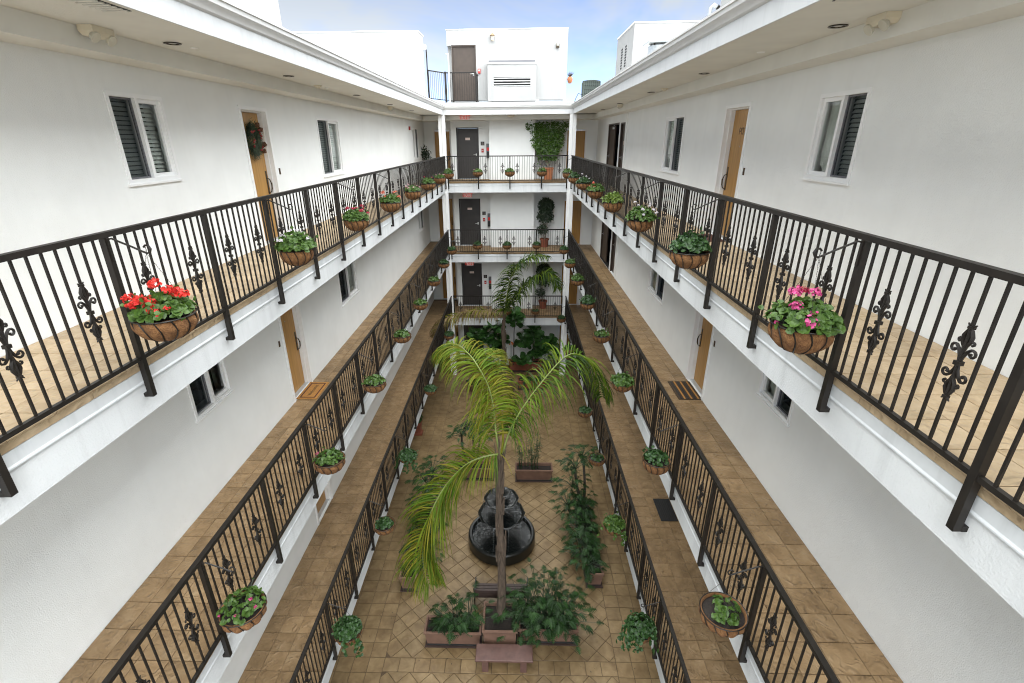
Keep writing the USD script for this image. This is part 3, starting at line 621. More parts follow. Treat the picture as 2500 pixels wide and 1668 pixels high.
mag0 = [('magenta', -.06, -.20, .08, .072), ('magenta', .0, -.14, .13, .045), ('magenta', -.12, .02, .27, .06), ('magenta', .05, .02, .26, .055), ('magenta', -.13, -.06, .17, .055), ('crimson', -.02, .06, .27, .04), ('magenta', -.27, -.06, .03, .02)]
specs = {
 'L4': (hL4, -1, 0, 'top left railing', [(G, 430, .20, .27, red0, 'full scarlet geraniums'), (G, 420, .24, .29, fl_('white', 9, 2, .034, .26, .28), 'green leaves edged with pale lavender flowers'), (G, 300, .20, .27, fl_('crimson', 7, 3, .04, .26, .27), 'dark crimson flowers'), (G, 280, .20, .26, fl_('coral', 7, 4, .045, .3, .26), 'orange red flowers'), (G, 230, .16, .25, fl_('pink', 7, 5, .035, .22, .24), 'pale pink flowers'), (G, 240, .20, .25, fl_('crimson', 2, 6, .04, .3, .2), 'leaves and one dark red bloom'), (G, 180, .15, .22, fl_('pink', 5, 7, .04, .2, .2), 'small pink flowers'), (G, 190, .22, .22, [], 'plain green leaves')]),
 'R4': (hR4, 1, 0, 'top right railing', [(G, 380, .20, .29, mag0, 'magenta pink geraniums'), (GD, 430, .26, .28, fl_('yellow', 1, 12, .03, .15, .2), 'rounded deep green leaves'), (G, 330, .26, .30, fl_('white', 10, 13, .03, .32, .32), 'white flowers'), (GLm, 270, .24, .26, [], 'light lime green leaves'), (G, 240, .22, .28, fl_('coral', 6, 15, .045, .24, .18), 'coral flowers'), (GD, 220, .22, .27, fl_('white', 4, 16, .035, .28, .26), 'few lilac white flowers'), (GD, 200, .20, .24, [], 'dark green leaves'), (G, 180, .22, .23, [], 'fresh green leaves')]),
 'L3': (hL3, -1, 1, 'middle left railing', [(G, 120, .15, .27, fl_('magenta', 4, 21, .022, .14, .26), 'sparse leaves, soil and pink buds'), (G, 190, .13, .24, fl_('magenta', 2, 22, .03, .1, .24), 'green leaves and one pink bloom'), (G, 130, .14, .24, fl_('white', 3, 23, .02, .12, .2), 'thin leaves and tiny white flowers'), (G, 110, .14, .23, fl_('white', 2, 24, .02, .12, .2), 'low thin greenery'), (G, 120, .14, .22, [], 'low green leaves'), (G, 140, .14, .23, [], 'plain green plant'), (GD, 140, .17, .22, [], 'dark green plant'), (GD, 140, .17, .21, [], 'small dark plant')]),
 'R3': (hR3, 1, 1, 'middle right railing', [(G, 70, .12, .20, [], 'mostly bare soil and few leaves'), (GD, 170, .15, .22, [], 'leaves on one side only'), (G, 330, .17, .26, [], 'dense bright green leaves'), (G, 90, .14, .2, fl_('white', 7, 34, .022, .2, .14), 'small white flowers'), (GD, 190, .28, .24, [], 'tall green plant'), (G, 170, .24, .25, [], 'loose green plant'), (G, 170, .16, .23, [], 'low green plant'), (GD, 160, .17, .22, [], 'small dark leaves')]),
 'L2': (hL2, -1, 2, 'lowest left railing', [(GD, 330, .22, .27, [], 'bushy leaves hiding the bowl'), (GD, 110, .10, .22, [], 'sparse low leaves'), (GD, 300, .20, .29, fl_('crimson', 2, 43, .035, .02, .27), 'wide bushy dark leaves'), (GD, 240, .18, .25, [], 'rounded dark leaves'), (GD, 180, .2, .24, [], 'dark leaves under the palm frond')]),
 'R2': (hR2, 1, 2, 'lowest right railing', [(GD, 300, .22, .30, [], 'trailing stems hanging down'), (G, 340, .22, .27, fl_('coral', 3, 52, .025, .15, .27), 'bushy green leaves and red buds'), (GD, 50, .08, .2, [], 'dry nearly empty bowl'), (GD, 130, .10, .23, [], 'low dark leaves'), (GD, 120, .16, .24, [], 'thin dark leaves behind the frond'), (GD, 80, .15, .2, [], 'thin stems near the column')]),
}
sd = 100
for key, (hooks, sg, k, rail, lst) in specs.items():
    for i, (h, (lm, nl, ht, sp, fw, desc)) in enumerate(zip(hooks, lst)):
        sd += 1; o = ordn[i] if i < len(lst) - 1 else 'farthest'
        nr = (k == 0 and i < 3) or (k == 1 and i < 2)
        basket(f'{o} hanging basket of the {rail}, {desc}', (sg * (HW - OX), h, ZF[k] + RIMZ), lm, nl, ht, sp, fw, sd, trail={('L2', 0): 6, ('L2', 2): 8, ('R2', 0): 14, ('R2', 1): 6}.get((key, i), 0), facing=-1.9, near=nr, sparse=(key, i) in (('R3', 1),))
farb = [[(G, 150, .16, .22, fl_('pink', 3, 61, .03, .16, .22), 'leaves and pale pink blooms', 'left'), (G, 150, .16, .22, [], 'plain green leaves', 'middle'), (G, 150, .16, .22, fl_('magenta', 1, 63, .035, .32, .1), 'leaves and one upright pink bloom', 'right')],
        [(GD, 140, .20, .2, [], 'upright green leaves', 'left'), (GD, 140, .18, .22, [], 'green leaves', 'middle'), (GD, 110, .17, .2, [], 'small leaves beside the potted fig', 'right')],
        [(GD, 60, .1, .2, [], 'sparse leaves, left of the palm', 'left'), (GLm, 90, .08, .2, [], 'mossy low growth behind the palm', 'middle'), (GD, 30, .05, .2, [], 'brown bare bowl', 'right')]]
for k in range(3):
    for (lm, nl, ht, sp, fw, desc, side), x in zip(farb[k], FP[k][1:4]):
        sd += 1; basket(f'{side} hanging basket of the {("top", "middle", "lowest")[k]} far railing, {desc}', (x, D - OX, ZF[k] + RIMZ), lm, nl, ht, sp, fw, sd)

# ================================================================== PLANTS
def smooth_path(pts, n):
    from scipy.interpolate import CubicSpline
    P = np.array(pts, float); s = np.r_[0, np.cumsum(np.linalg.norm(np.diff(P, axis=0), axis=1))]
    return CubicSpline(s / s[-1], P)(np.linspace(0, 1, n))
def frond(parent, pts, matn, L0, seed, pairs=75, start=.16, droop=1.0, ribmat='palm_rib', mat2=None, lift=.25, width=.026):
    rg = np.random.default_rng(seed); t = sub(parent, 'frond'); P = smooth_path(pts, 60); n = len(P)
    MB().tube(P, np.linspace(.026, .006, n), 6).build('rachis', ribmat, t, smooth=True)
    T_ = np.gradient(P, axis=0); T_ /= np.linalg.norm(T_, axis=1, keepdims=True); mbs = {matn: MB()}
    if mat2: mbs[mat2] = MB()
    for i in range(pairs):
        u = start + (1 - start) * (i + .5) / pairs; k = min(n - 1, int(u * (n - 1))); p = P[k]; tg = T_[k]
        side = np.cross(tg, V(0, 0, 1)); side = side / max(np.linalg.norm(side), .05); upv = np.cross(side, tg)
        for sg in (-1, 1):
            L = L0 * (math.sin(math.pi * min(1, .18 + .78 * (u - start) / (1 - start))) ** .6) * rg.uniform(.82, 1.12)
            d = side * sg * rg.uniform(.75, 1.0) + tg * rg.uniform(.35, .7) + upv * (lift + rg.uniform(-.35, .45)); d /= np.linalg.norm(d)
            seg = 6; pts_ = [p]; dd = d.copy(); gdr = droop * rg.uniform(.75, 1.3)
            for j in range(seg):
                dd = dd + V(0, 0, -1) * gdr * .16 * (1 + j * .55) * (1 / 1.0); dd /= np.linalg.norm(dd); pts_.append(pts_[-1] + dd * L / seg)
            Q = np.array(pts_); w = np.array([.5, 1, 1, .85, .65, .4, .05]) * width * .5 * rg.uniform(.8, 1.2)
            wv = np.cross(np.gradient(Q, axis=0), upv + rg.normal(size=3) * .5); wv /= np.maximum(np.linalg.norm(wv, axis=1, keepdims=True), 1e-6)
            v = np.empty((2 * (seg + 1), 3)); v[0::2] = Q + wv * w[:, None]; v[1::2] = Q - wv * w[:, None]
            tgt = mbs[mat2] if mat2 and rg.uniform() < .35 else mbs[matn]
            tgt.add(v, [(2 * j, 2 * j + 1, 2 * j + 3, 2 * j + 2) for j in range(seg)])
    for m_, mb in mbs.items():
        if mb.n: mb.build('leaflets', m_, t, kind='stuff')
def palm_trunk(parent, base, top, r0, r1, seed):
    rg = np.random.default_rng(seed); n = 34; k = 20; b, tp_ = V(*base), V(*top); vs = []
    for i in range(n):
        u = i / (n - 1); c = b + (tp_ - b) * u + V(.02 * math.sin(u * 5), .015 * math.cos(u * 4), 0); r = r0 + (r1 - r0) * u
        if u < .10: r *= 1 + .25 * (1 - u / .10)
        a = np.arange(k) / k * 6.283; rr = r * (1 + .10 * np.sin(a * 3 + u * 7) + .06 * np.sin(a * 7 - u * 20) + .03 * rg.normal(size=k))
        vs.append(c + np.stack([rr * np.cos(a), rr * np.sin(a), np.zeros(k)], -1))
    mb = MB(); mb.add(np.vstack(vs), [(i * k + j, i * k + (j + 1) % k, (i + 1) * k + (j + 1) % k, (i + 1) * k + j) for i in range(n - 1) for j in range(k)])
    for q in range(16):    # old leaf bases hugging the trunk
        u = rg.uniform(.15, .97); a = rg.uniform(0, 6.28); c = b + (tp_ - b) * u; dv = V(math.cos(a), math.sin(a), 0); r = r0 + (r1 - r0) * u; Ls = rg.uniform(.35, .8)
        mb.tube([c + dv * r * .85, c + dv * (r + .015) + V(0, 0, Ls * .5), c + dv * (r + .03 + .05 * rg.uniform()) + V(0, 0, Ls)], [.05, .04, .012], 6)
    mb.build('trunk', 'trunk', parent, smooth=50)
pa = thing('palm_tree', 'tall palm in the square planter in front of the fountain, yellow green fronds', 'palm tree')
palm_trunk(pa, (.012, 8.353, ZG + .62), (.03, 8.35, -4.55), .102, .066, 1)
mb = MB()
for i in range(7):
    a = i * .9; mb.tube([(.03 + .03 * math.cos(a), 8.35 + .03 * math.sin(a), -4.75), (.04 + .05 * math.cos(a), 8.35 + .05 * math.sin(a), -4.45), (.04 + .13 * math.cos(a), 8.35 + .13 * math.sin(a), -4.0 + .12 * (i % 3))], [.045, .026, .006], 7)
mb.build('crown_shaft', 'trunk', pa, smooth=True)
A1 = [(.05, 8.35, -4.19), (-.12, 8.24, -4.15), (-.53, 8.13, -4.23), (-.86, 8.02, -4.48), (-1.09, 7.91, -4.74), (-1.22, 7.79, -4.93), (-1.41, 7.68, -5.39), (-1.52, 7.57, -5.97), (-1.51, 7.46, -6.34), (-1.39, 7.35, -6.72)]
A2 = [(.04, 8.35, -4.19), (-.07, 8.48, -3.44), (-.22, 8.61, -2.71), (-.41, 8.74, -2.39), (-.52, 8.88, -2.29), (-.68, 9.01, -2.18), (-.83, 9.14, -2.12), (-1.05, 9.27, -2.21), (-1.28, 9.40, -2.42)]
A3 = [(.05, 8.35, -4.19), (-.02, 8.72, -3.0), (-.12, 9.09, -2.6), (-.14, 9.46, -2.5), (-.10, 9.83, -2.55), (-.02, 10.1, -2.75)]
A4 = [(.10, 8.35, -4.19), (.33, 8.49, -3.52), (.74, 8.62, -2.88), (1.07, 8.76, -2.49), (1.46, 8.89, -2.21), (1.80, 9.03, -2.45), (2.06, 9.16, -2.92), (2.20, 9.30, -3.43)]
frond(pa, A1, 'palm_leaf', 1.2, 1, 230, .03, .8, mat2='palm_leaf_yellow', width=.024)
frond(pa, A2, 'palm_leaf', .95, 2, 200, .12, 1.15, mat2='palm_leaf_yellow', width=.022)
frond(pa, A3, 'palm_leaf_yellow', .62, 3, 105, .25, 1.2, width=.020, ribmat='palm_leaf_yellow', mat2='palm_leaf')
frond(pa, A4, 'palm_leaf', 1.0, 4, 195, .10, 1.1, mat2='palm_leaf_dark', width=.022)
pb = thing('palm_tree', 'farther palm before the end wing, one dry brown frond drooping left', 'palm tree')
palm_trunk(pb, (-.21, 20.7, ZG + .5), (-.17, 20.7, -5.75), .10, .07, 2)
mb = MB()
for i in range(6):
    a = i * 1.05; mb.tube([(-.17 + .02 * math.cos(a), 20.7 + .02 * math.sin(a), -6.0), (-.16 + .04 * math.cos(a), 20.7 + .04 * math.sin(a), -5.6), (-.15 + .08 * math.cos(a), 20.7 + .06 * math.sin(a), -5.1)], [.035, .03, .012], 7)
mb.build('crown_shaft', 'trunk', pb, smooth=True)
B1 = [(-.16, 20.7, -5.57), (-.06, 20.58, -4.73), (.09, 20.47, -3.91), (.39, 20.35, -3.24), (.82, 20.23, -2.88), (1.36, 20.12, -2.71), (1.71, 20.0, -2.83)]
B2 = [(-.16, 20.7, -5.57), (.01, 20.59, -5.13), (.47, 20.47, -4.42), (.95, 20.36, -3.88), (1.38, 20.24, -3.55), (1.73, 20.13, -3.45), (1.95, 20.01, -3.64), (2.06, 19.9, -4.06)]
B3 = [(-.18, 20.7, -5.61), (-.68, 20.57, -5.36), (-1.24, 20.44, -5.2), (-1.92, 20.31, -5.28), (-2.56, 20.19, -5.43), (-2.98, 20.06, -5.67), (-3.17, 19.93, -6.03), (-3.28, 19.8, -6.55)]
frond(pb, B1, 'palm_leaf_dark', 1.0, 11, 150, .08, .7, mat2='palm_leaf', width=.04); frond(pb, B2, 'palm_leaf_dark', 1.1, 12, 160, .08, .9, mat2='palm_leaf', width=.042)
frond(pb, B3, 'palm_leaf_dry', .9, 13, 150, .08, 1.3, width=.036, ribmat='palm_leaf_dry', mat2='palm_leaf_yellow')

def lobed_leaf(base, d, nrm, L, W, rg):
    d = d / np.linalg.norm(d); s = np.cross(d, nrm); s /= max(np.linalg.norm(s), 1e-6); nn = np.cross(s, d); k = 6; mb = MB(); v = []; f = []
    mid = [base + d * L * (i / k) - nn * L * .28 * (i / k) ** 2 for i in range(k + 1)]
    wid = [.75, 1.0, .98, .82, .6, .35]
    for i in range(k):
        for sg in (-1, 1):
            o = len(v); m0, m1 = mid[i], mid[i + 1]; wv = wid[i] * W
            root = (m0 + m1) / 2 + s * sg * wv * .35 + nn * W * .05
            tip = m0 + (m1 - m0) * (1.0 if i else .3) + s * sg * wv - nn * W * .18 * rg.uniform(.3, 1.4) + d * L * .05
            v += [m0, m1, root + (m0 - m1) * .40, root + (m1 - m0) * .36, tip]; f += [(o, o + 1, o + 3), (o, o + 3, o + 2), (o + 2, o + 3, o + 4)]
    tip = mid[-1] + d * L * .14 - nn * L * .1; o = len(v); v += [mid[-2] + s * W * .16, mid[-2] - s * W * .16, tip]; f.append((o, o + 1, o + 2))
    return mb.add(v, f)
def philodendron(label, loc, heads, seed, trunks=()):
    rg = np.random.default_rng(seed); t = thing('philodendron', label, 'plant', 'philodendrons in the courtyard planters' if False else None, loc=loc)
    for tr in trunks: MB().tube(smooth_path(tr, 8), np.linspace(.045, .035, 8), 7).build('trunk', 'bark', t, smooth=True)
    st = MB()
    for (hx, hy, hz, nl, pl, spread) in heads:
        nl = int(nl * 2.2)
        for i in range(nl):
            a = i * 2.4 + rg.uniform(-.3, .3); el = rg.uniform(.15, 1.35) if spread > .9 else rg.uniform(.7, 1.45); ln = pl * rg.uniform(.6, 1.15)
            dv = V(math.cos(a) * math.cos(el), math.sin(a) * math.cos(el), math.sin(el)); b = V(hx, hy, hz); e = b + dv * ln + V(0, 0, -.06 * ln)
            st.tube([b, b + dv * ln * .55 + V(0, 0, .03), e], [.009, .007, .005], 4)
            od = V(math.cos(a), math.sin(a), rg.uniform(-.45, .35)); L = rg.uniform(.13, .225)
            lobed_leaf(e, od, V(0, 0, 1) + dv * .2, L, L * .62, rg).build('leaf', 'phil_leaf', t)
    if st.n: st.build('stems', 'phil_stem', t)
def trough(label, c, L, W, Hh, rot=0, matn='terracotta', name='planter', group=None):
    t = thing(name, label, 'planter', group, loc=c, rotz=rot); a, b = L / 2, W / 2; tp_ = .035; mb = MB(); wl = .035
    def ring(x, y, z): return [(-x, -y, z), (x, -y, z), (x, y, z), (-x, y, z)]
    v = ring(a - tp_ - .02, b - tp_ - .02, .07) + ring(a - .02, b - .02, Hh - .07) + ring(a, b, Hh - .06) + ring(a + .008, b + .008, Hh - .03) + ring(a, b, Hh) + ring(a - wl, b - wl, Hh + .004) + ring(a - wl - .012, b - wl - .012, Hh - .015) + ring(a - wl - .02, b - wl - .02, Hh - .12)
    f = [(4 * r + j, 4 * r + (j + 1) % 4, 4 * r + 4 + (j + 1) % 4, 4 * r + 4 + j) for r in range(7) for j in range(4)]; mb.add(v, f); mb.add(ring(a - tp_ - .02, b - tp_ - .02, .07), [(3, 2, 1, 0)]); mb.build('body', matn, t, smooth=20)
    MB().box((-a + wl + .019, -b + wl + .019, Hh - .14), (a - wl - .019, b - wl - .019, Hh - .10)).build('soil', 'soil', t)
    MB().box((-a + .05, -b + .04, .035), (a - .05, b - .04, .069)).build('foot', 'black_rubber', t)
    MB().box((-a - .0, -b - .0, .002), (a + .0, b + .0, .034)).build('drip_tray', 'bench_wood', t)
    return t
zg = ZG + .002
trough('long low terracotta trough left of the palm planter, nearest the stone bench', (-1.11, 8.20, zg), 1.34, .47, .50)
trough('long low terracotta trough right of the palm planter, under the bushy plant', (1.13, 8.31, zg), 1.40, .47, .50)
trough('tall square terracotta planter holding the near palm', (.0, 8.24, zg), .80, .80, .75, name='planter')
trough('nearer of two terracotta troughs end to end on the left, below the drooping frond', (-2.47, 10.15, zg), 1.30, .47, .50, math.pi / 2)
trough('farther terracotta trough on the left of the fountain, hidden under the frond', (-2.47, 11.62, zg), 1.30, .47, .50, math.pi / 2)
trough('nearer of two terracotta troughs end to end right of the fountain', (2.47, 10.37, zg), 1.30, .45, .50, math.pi / 2)
trough('farther of two terracotta troughs end to end right of the fountain', (2.45, 11.85, zg), 1.45, .45, .50, math.pi / 2)
trough('terracotta trough behind the fountain with thin bamboo in it', (1.0, 14.33, zg), 1.30, .47, .50)
trough('terracotta trough behind the fountain at left with tree-like philodendron', (-1.05, 14.40, zg), 1.30, .47, .50)
trough('square terracotta planter at the foot of the farther palm', (-.05, 20.95, zg), .62, .62, .62)
trough('dark red trough of low plants right of the farther palm', (1.12, 21.2, zg), 1.30, .45, .48, 0, 'terracotta_red')
trough('dark red trough under the big-leaved figs at the far end', (.85, 23.2, zg), 1.7, .45, .55, 0, 'terracotta_red')
philodendron('philodendron in the left front trough beside the palm planter', (-1.0, 8.2, ZG + .40), [(-.05, 0, 0, 15, .72, .8), (.25, .05, 0, 10, .75, .8), (-.35, 0, 0, 7, .30, 1.2), (.1, -.05, 0, 7, .25, 1.2)], 1)
philodendron('largest philodendron, bushy and tall in the right front trough', (1.0, 8.32, ZG + .40), [(0, .05, 0, 20, 1.3, .8), (.35, .05, 0, 18, 1.1, .8), (-.35, .05, 0, 17, 1.0, .8), (.1, -.05, 0, 20, .65, 1.2), (.5, 0, 0, 17, .75, 1.2), (-.45, 0, 0, 14, .6, 1.2), (.2, .1, .1, 14, .9, .8)], 2)
philodendron('philodendron spilling from the nearer right trough by the fountain', (2.42, 10.5, ZG + .40), [(-.15, -.45, 0, 14, .5, 1.2), (-.25, -.15, .05, 15, .55, 1.2), (-.1, .15, .05, 14, .5, 1.2), (-.1, .5, .15, 15, .55, 1.2)], 3)
philodendron('philodendron in the farther right trough with bare forked trunks', (2.4, 12.0, ZG + .40), [(-.25, .3, 1.5, 12, .5, 1.2), (.0, .6, 1.75, 12, .5, 1.2), (-.05, -.2, .3, 15, .5, 1.2), (-.45, -.1, .45, 15, .55, 1.2), (.05, .2, .3, 10, .4, 1.2), (-.1, -.6, .1, 15, .5, 1.2), (-.3, .25, .9, 12, .5, 1.2)], 4,
             trunks=[[(.05, .35, 0), (-.1, .35, .6), (-.25, .3, 1.5)], [(.1, .4, 0), (.1, .5, .8), (.0, .6, 1.75)], [(.0, .1, 0), (-.3, .0, .1), (-.45, -.1, .45)]])
philodendron('tree-like philodendron behind the fountain at left, three bare trunks', (-1.15, 14.4, ZG + .40), [(-.35, 0, 1.25, 13, .5, 1.2), (.0, .1, 1.5, 13, .5, 1.2), (.3, 0, 1.35, 12, .5, 1.2)], 5, trunks=[[(-.1, 0, 0), (-.3, 0, .6), (-.35, 0, 1.25)], [(.0, 0, 0), (.05, .05, .8), (.0, .1, 1.5)], [(.15, 0, 0), (.22, 0, .7), (.3, 0, 1.35)]])
philodendron('philodendron in the farther left trough behind the drooping frond', (-2.35, 11.8, ZG + .40), [(.1, .3, .8, 14, .5, 1.2), (-.1, .0, .5, 13, .45, 1.2), (.1, -.5, .1, 14, .45, 1.2), (.05, 1.2, .85, 13, .5, 1.2), (-.15, .8, .75, 12, .45, 1.2)], 6, trunks=[[(0, .3, 0), (.02, .8, .4), (.05, 1.2, .85)], [(0, .1, 0), (.05, .2, .4), (.1, .3, .8)], [(0, 0, 0), (-.05, 0, .25), (-.1, 0, .5)]])
philodendron('philodendron in the nearer left trough under the frond tip', (-2.35, 10.3, ZG + .40), [(.1, .4, .1, 14, .5, 1.2), (.15, .1, .1, 14, .5, 1.2), (.0, -.3, 0, 8, .3, 1.2)], 7)
philodendron('low dark plants in the red trough right of the farther palm', (1.15, 21.2, ZG + .38), [(-.3, 0, 0, 8, .3, 1.2), (.1, 0, 0, 9, .3, 1.2), (.45, 0, 0, 7, .3, 1.2)], 8)
# bamboo
t = thing('bamboo_plant', 'clump of thin bamboo in the trough behind the fountain', 'plant', loc=(.85, 14.35, ZG + .38)); st = MB(); lv = MB(); rg = np.random.default_rng(8)
for i in range(20):
    x, y = rg.uniform(-.4, .3), rg.uniform(-.12, .12); h = rg.uniform(.8, 1.6); lx, ly = rg.normal(size=2) * .12
    st.tube([(x, y, 0), (x + lx * .4, y + ly * .4, h * .5), (x + lx, y + ly, h)], [.010, .008, .004], 5)
    for j in range(16):
        u = rg.uniform(.35, 1); p = V(x + lx * u, y + ly * u, h * u); a = rg.uniform(0, 6.28); d = V(math.cos(a), math.sin(a), rg.uniform(-.6, .2)); L = rg.uniform(.10, .19); s = np.cross(d, V(0, 0, 1)) * .011
        lv.add([p, p + d * L * .4 + s, p + d * L, p + d * L * .4 - s], [(0, 1, 2), (0, 2, 3)])
st.build('stems', 'bamboo_leaf', t); lv.build('foliage', 'bamboo_leaf', t)
# fiddle-leaf figs
def big_leaf(base, d, nrm, L, W):
    d = d / np.linalg.norm(d); s = np.cross(d, nrm); s /= max(np.linalg.norm(s), 1e-6); nn = np.cross(s, d); v = []; pr_ = [(0, .06), (.25, .30), (.5, .38), (.75, .5), (.92, .36), (1, .03)]
    for u, w in pr_: c = base + d * L * u - nn * L * .22 * u * u; v += [c - s * W * w * 1.0 + nn * W * .12, c, c + s * W * w + nn * W * .12]
    f = []
    for i in range(len(pr_) - 1): o = 3 * i; f += [(o, o + 1, o + 4, o + 3), (o + 1, o + 2, o + 5, o + 4)]
    return MB().add(v, f)
def fig(label, loc, trunk, heads, seed):
    rg = np.random.default_rng(seed); t = thing('fig_tree', label, 'tree', loc=loc)
    for tr in trunk: MB().tube(smooth_path(tr, 8), np.linspace(.028, .018, 8), 7).build('trunk', 'bark', t, smooth=True)
    for hx, hy, hz, nl, sp in heads:
        for i in range(int(nl * 2.0)):
            a = i * 2.4 + rg.uniform(-.4, .4); el = rg.uniform(-.35, 1.1); dv = V(math.cos(a) * math.cos(el), math.sin(a) * math.cos(el), math.sin(el)); L = rg.uniform(.28, .42)
            big_leaf(V(hx, hy, hz) + dv * sp * rg.uniform(.2, 1) + V(0, 0, rg.uniform(-.12, .12)), dv + V(0, -.25, 0), V(0, -.35, 1) + rg.normal(size=3) * .25, L, L * .95).build('leaf', 'fig_leaf', t)
fig('tall fiddle-leaf fig whose top rises over the lowest far walkway edge', (.15, 23.0, ZG + .4), [[(.1, 0, 0), (.12, -.1, 1.5), (.15, -.6, 2.7)]], [(.15, -.62, 2.75, 15, .2), (.13, -.5, 2.5, 7, .2)], 1)
fig('broad fiddle-leaf fig at the far left, left of the palm trunk', (-1.0, 23.0, ZG + .1), [[(0, 0, 0), (.1, 0, 1.2), (.3, -.2, 2.4)], [(0, 0, 0), (-.3, -.05, 1.0), (-.55, -.2, 2.0)]], [(.3, -.2, 2.45, 16, .28), (-.55, -.2, 1.95, 15, .28), (-.1, -.2, 1.75, 16, .3), (.5, -.2, 1.7, 14, .28), (.3, -.2, 1.2, 10, .25), (-.75, -.15, 1.5, 8, .2)], 2)
fig('bushy fiddle-leaf fig at the far right of the palm trunk', (1.2, 23.15, ZG + .45), [[(0, 0, 0), (.05, -.05, .8), (.0, -.1, 1.75)], [(.1, 0, 0), (.3, -.1, .6), (.5, -.15, 1.0)]], [(.0, -.1, 1.75, 14, .25), (.1, -.12, 1.35, 13, .28), (-.45, -.1, 1.15, 11, .25), (.5, -.2, .85, 12, .22), (.15, -.2, .55, 10, .22)], 3)
fig('small fig hanging low over the red trough at the far end', (.62, 22.8, ZG + .45), [[(0, .2, 0), (0, .1, .3)]], [(.0, -.05, .25, 11, .2)], 4)
fig('dark leafy shrub at the far right corner by the column', (2.05, 23.2, ZG + .1), [[(0, 0, 0), (0, 0, 1.3)]], [(0, -.05, 1.35, 14, .25), (.0, -.05, 1.0, 8, .25)], 5)
t = thing('flowering_plant', 'orange flowering plant among the figs at the far end', 'plant', loc=(.12, 22.9, ZG + .9))
MB().tube([(0, 0, -.4), (0, 0, .6)], .012, 5).build('stem', 'phil_stem', t); flower_head(V(.0, -.05, .72), .12, np.random.default_rng(4), 30).build('flower_head', 'petal_orange', t)
# ficus trees in pots on the far walkways
def ficus(label, loc, crown, n, leafmat, seed, trunk, leaf=.085):
    rg = np.random.default_rng(seed); t = thing('ficus_tree', label, 'tree', loc=loc); mb = MB()
    for tr in trunk: mb.tube(smooth_path(tr, 8), np.linspace(.02, .010, 8), 6)
    mb.build('trunk', 'bark_pale', t, smooth=True); lv = MB()
    for _ in range(n):
        c = crown(rg)
        d = V(rg.normal(), rg.normal() * .6 - .35, rg.normal() * .5 - .55); d /= np.linalg.norm(d); s = np.cross(d, V(rg.normal() * .4, -1, .5)); s /= max(np.linalg.norm(s), 1e-6); L = leaf * rg.uniform(.7, 1.3)
        lv.add([c, c + d * L * .45 + s * L * .27, c + d * L, c + d * L * .45 - s * L * .27], [(0, 1, 2), (0, 2, 3)])
    lv.build('crown', leafmat, t)
def crown4(rg):
    z = rg.uniform(.85, 2.42); u = (z - .85) / 1.57; hw = .36 + .58 * u ** .8; hw *= (1 + .12 * math.sin(z * 9) * rg.uniform(.3, 1))
    x = rg.uniform(-1, 1) * hw - .10 * u; return V(x, rg.normal() * .13, z + (.12 * rg.normal() if rg.uniform() < .2 else 0))
ficus('full green ficus spread fan-like on the top far wall', (1.80, 23.95, 0), crown4, 4200, 'ficus_leaf', 1, [[(0, 0, .5), (-.08, 0, .8), (-.25, 0, 1.3)], [(.02, 0, .5), (.1, 0, .9), (.2, 0, 1.5)], [(0, 0, .5), (.0, 0, 1), (0, 0, 1.6)]])
def crown3(rg):
    c = [(.02, 1.95, .36, .36, .5), (.0, 1.45, .40, .28, .3), (-.12, .85, .25, .22, .2)]; k = rg.choice(3, p=[.55, .3, .15]); cx, cz, rx, rz, _ = c[k]; a, q = rg.uniform(0, 6.28), math.sqrt(rg.uniform()); return V(cx + rx * q * math.cos(a), rg.normal() * .12, cz + rz * q * math.sin(a))
ficus('thin dark ficus in the round pot on the middle far walkway', (1.75, 24.0, ZF[1]), crown3, 2300, 'ficus_leaf_dark', 2, [[(0, 0, .35), (-.08, 0, .9), (.0, 0, 1.8)], [(0, 0, .35), (.08, 0, 1.0), (.1, 0, 1.6)]])
ficus('dark ficus behind the palm frond on the lowest far walkway', (1.72, 24.0, ZF[2]), crown3, 1500, 'ficus_leaf_dark', 3, [[(0, 0, .35), (-.05, 0, .9), (.0, 0, 1.8)]])
t = thing('flower_pot', 'tall square orange terracotta pot under the ficus on the top far walkway', 'flower pot', loc=(1.82, 23.95, 0))
mb = MB(); rr = lambda w, z: [(-w, -w, z), (w, -w, z), (w, w, z), (-w, w, z)]
mb.add(rr(.17, .0) + rr(.21, .44) + rr(.235, .44) + rr(.235, .51) + rr(.20, .51) + rr(.19, .42), [(4 * r + j, 4 * r + (j + 1) % 4, 4 * r + 4 + (j + 1) % 4, 4 * r + 4 + j) for r in range(5) for j in range(4)]); mb.build('body', 'terracotta_orange', t)
MB().box((-.195, -.195, .43), (.195, .195, .45)).build('soil', 'soil', t)
for k, (m_, lb) in enumerate((('terracotta_red', 'round terracotta pot on the middle far walkway'), ('terracotta_red', 'round dark red pot on the lowest far walkway'))):
    t = thing('flower_pot', lb, 'flower pot', loc=(1.73, 24.0, ZF[k + 1])); MB().lathe([(0, 0), (.16, 0), (.20, .33), (.225, .33), (.225, .40), (.195, .40), (.19, .34), (0, .34)], 28).build('body', m_, t, smooth=30); MB().lathe([(.19, .345), (.001, .355)], 20).build('soil', 'soil', t)
t = thing('potted_shrub', 'small drooping shrub in the far left corner of the top walkway', 'plant', loc=(-3.95, 24.6, 0)); lv = MB(); st = MB(); rg = np.random.default_rng(5)
for i in range(9):
    a = i * .7; q = .12 + .1 * rg.uniform(); st.tube([(0, 0, .3), (q * .4 * math.cos(a), q * .4 * math.sin(a), .8), (q * math.cos(a), q * math.sin(a), 1.15 + .2 * rg.uniform())], .006, 4)
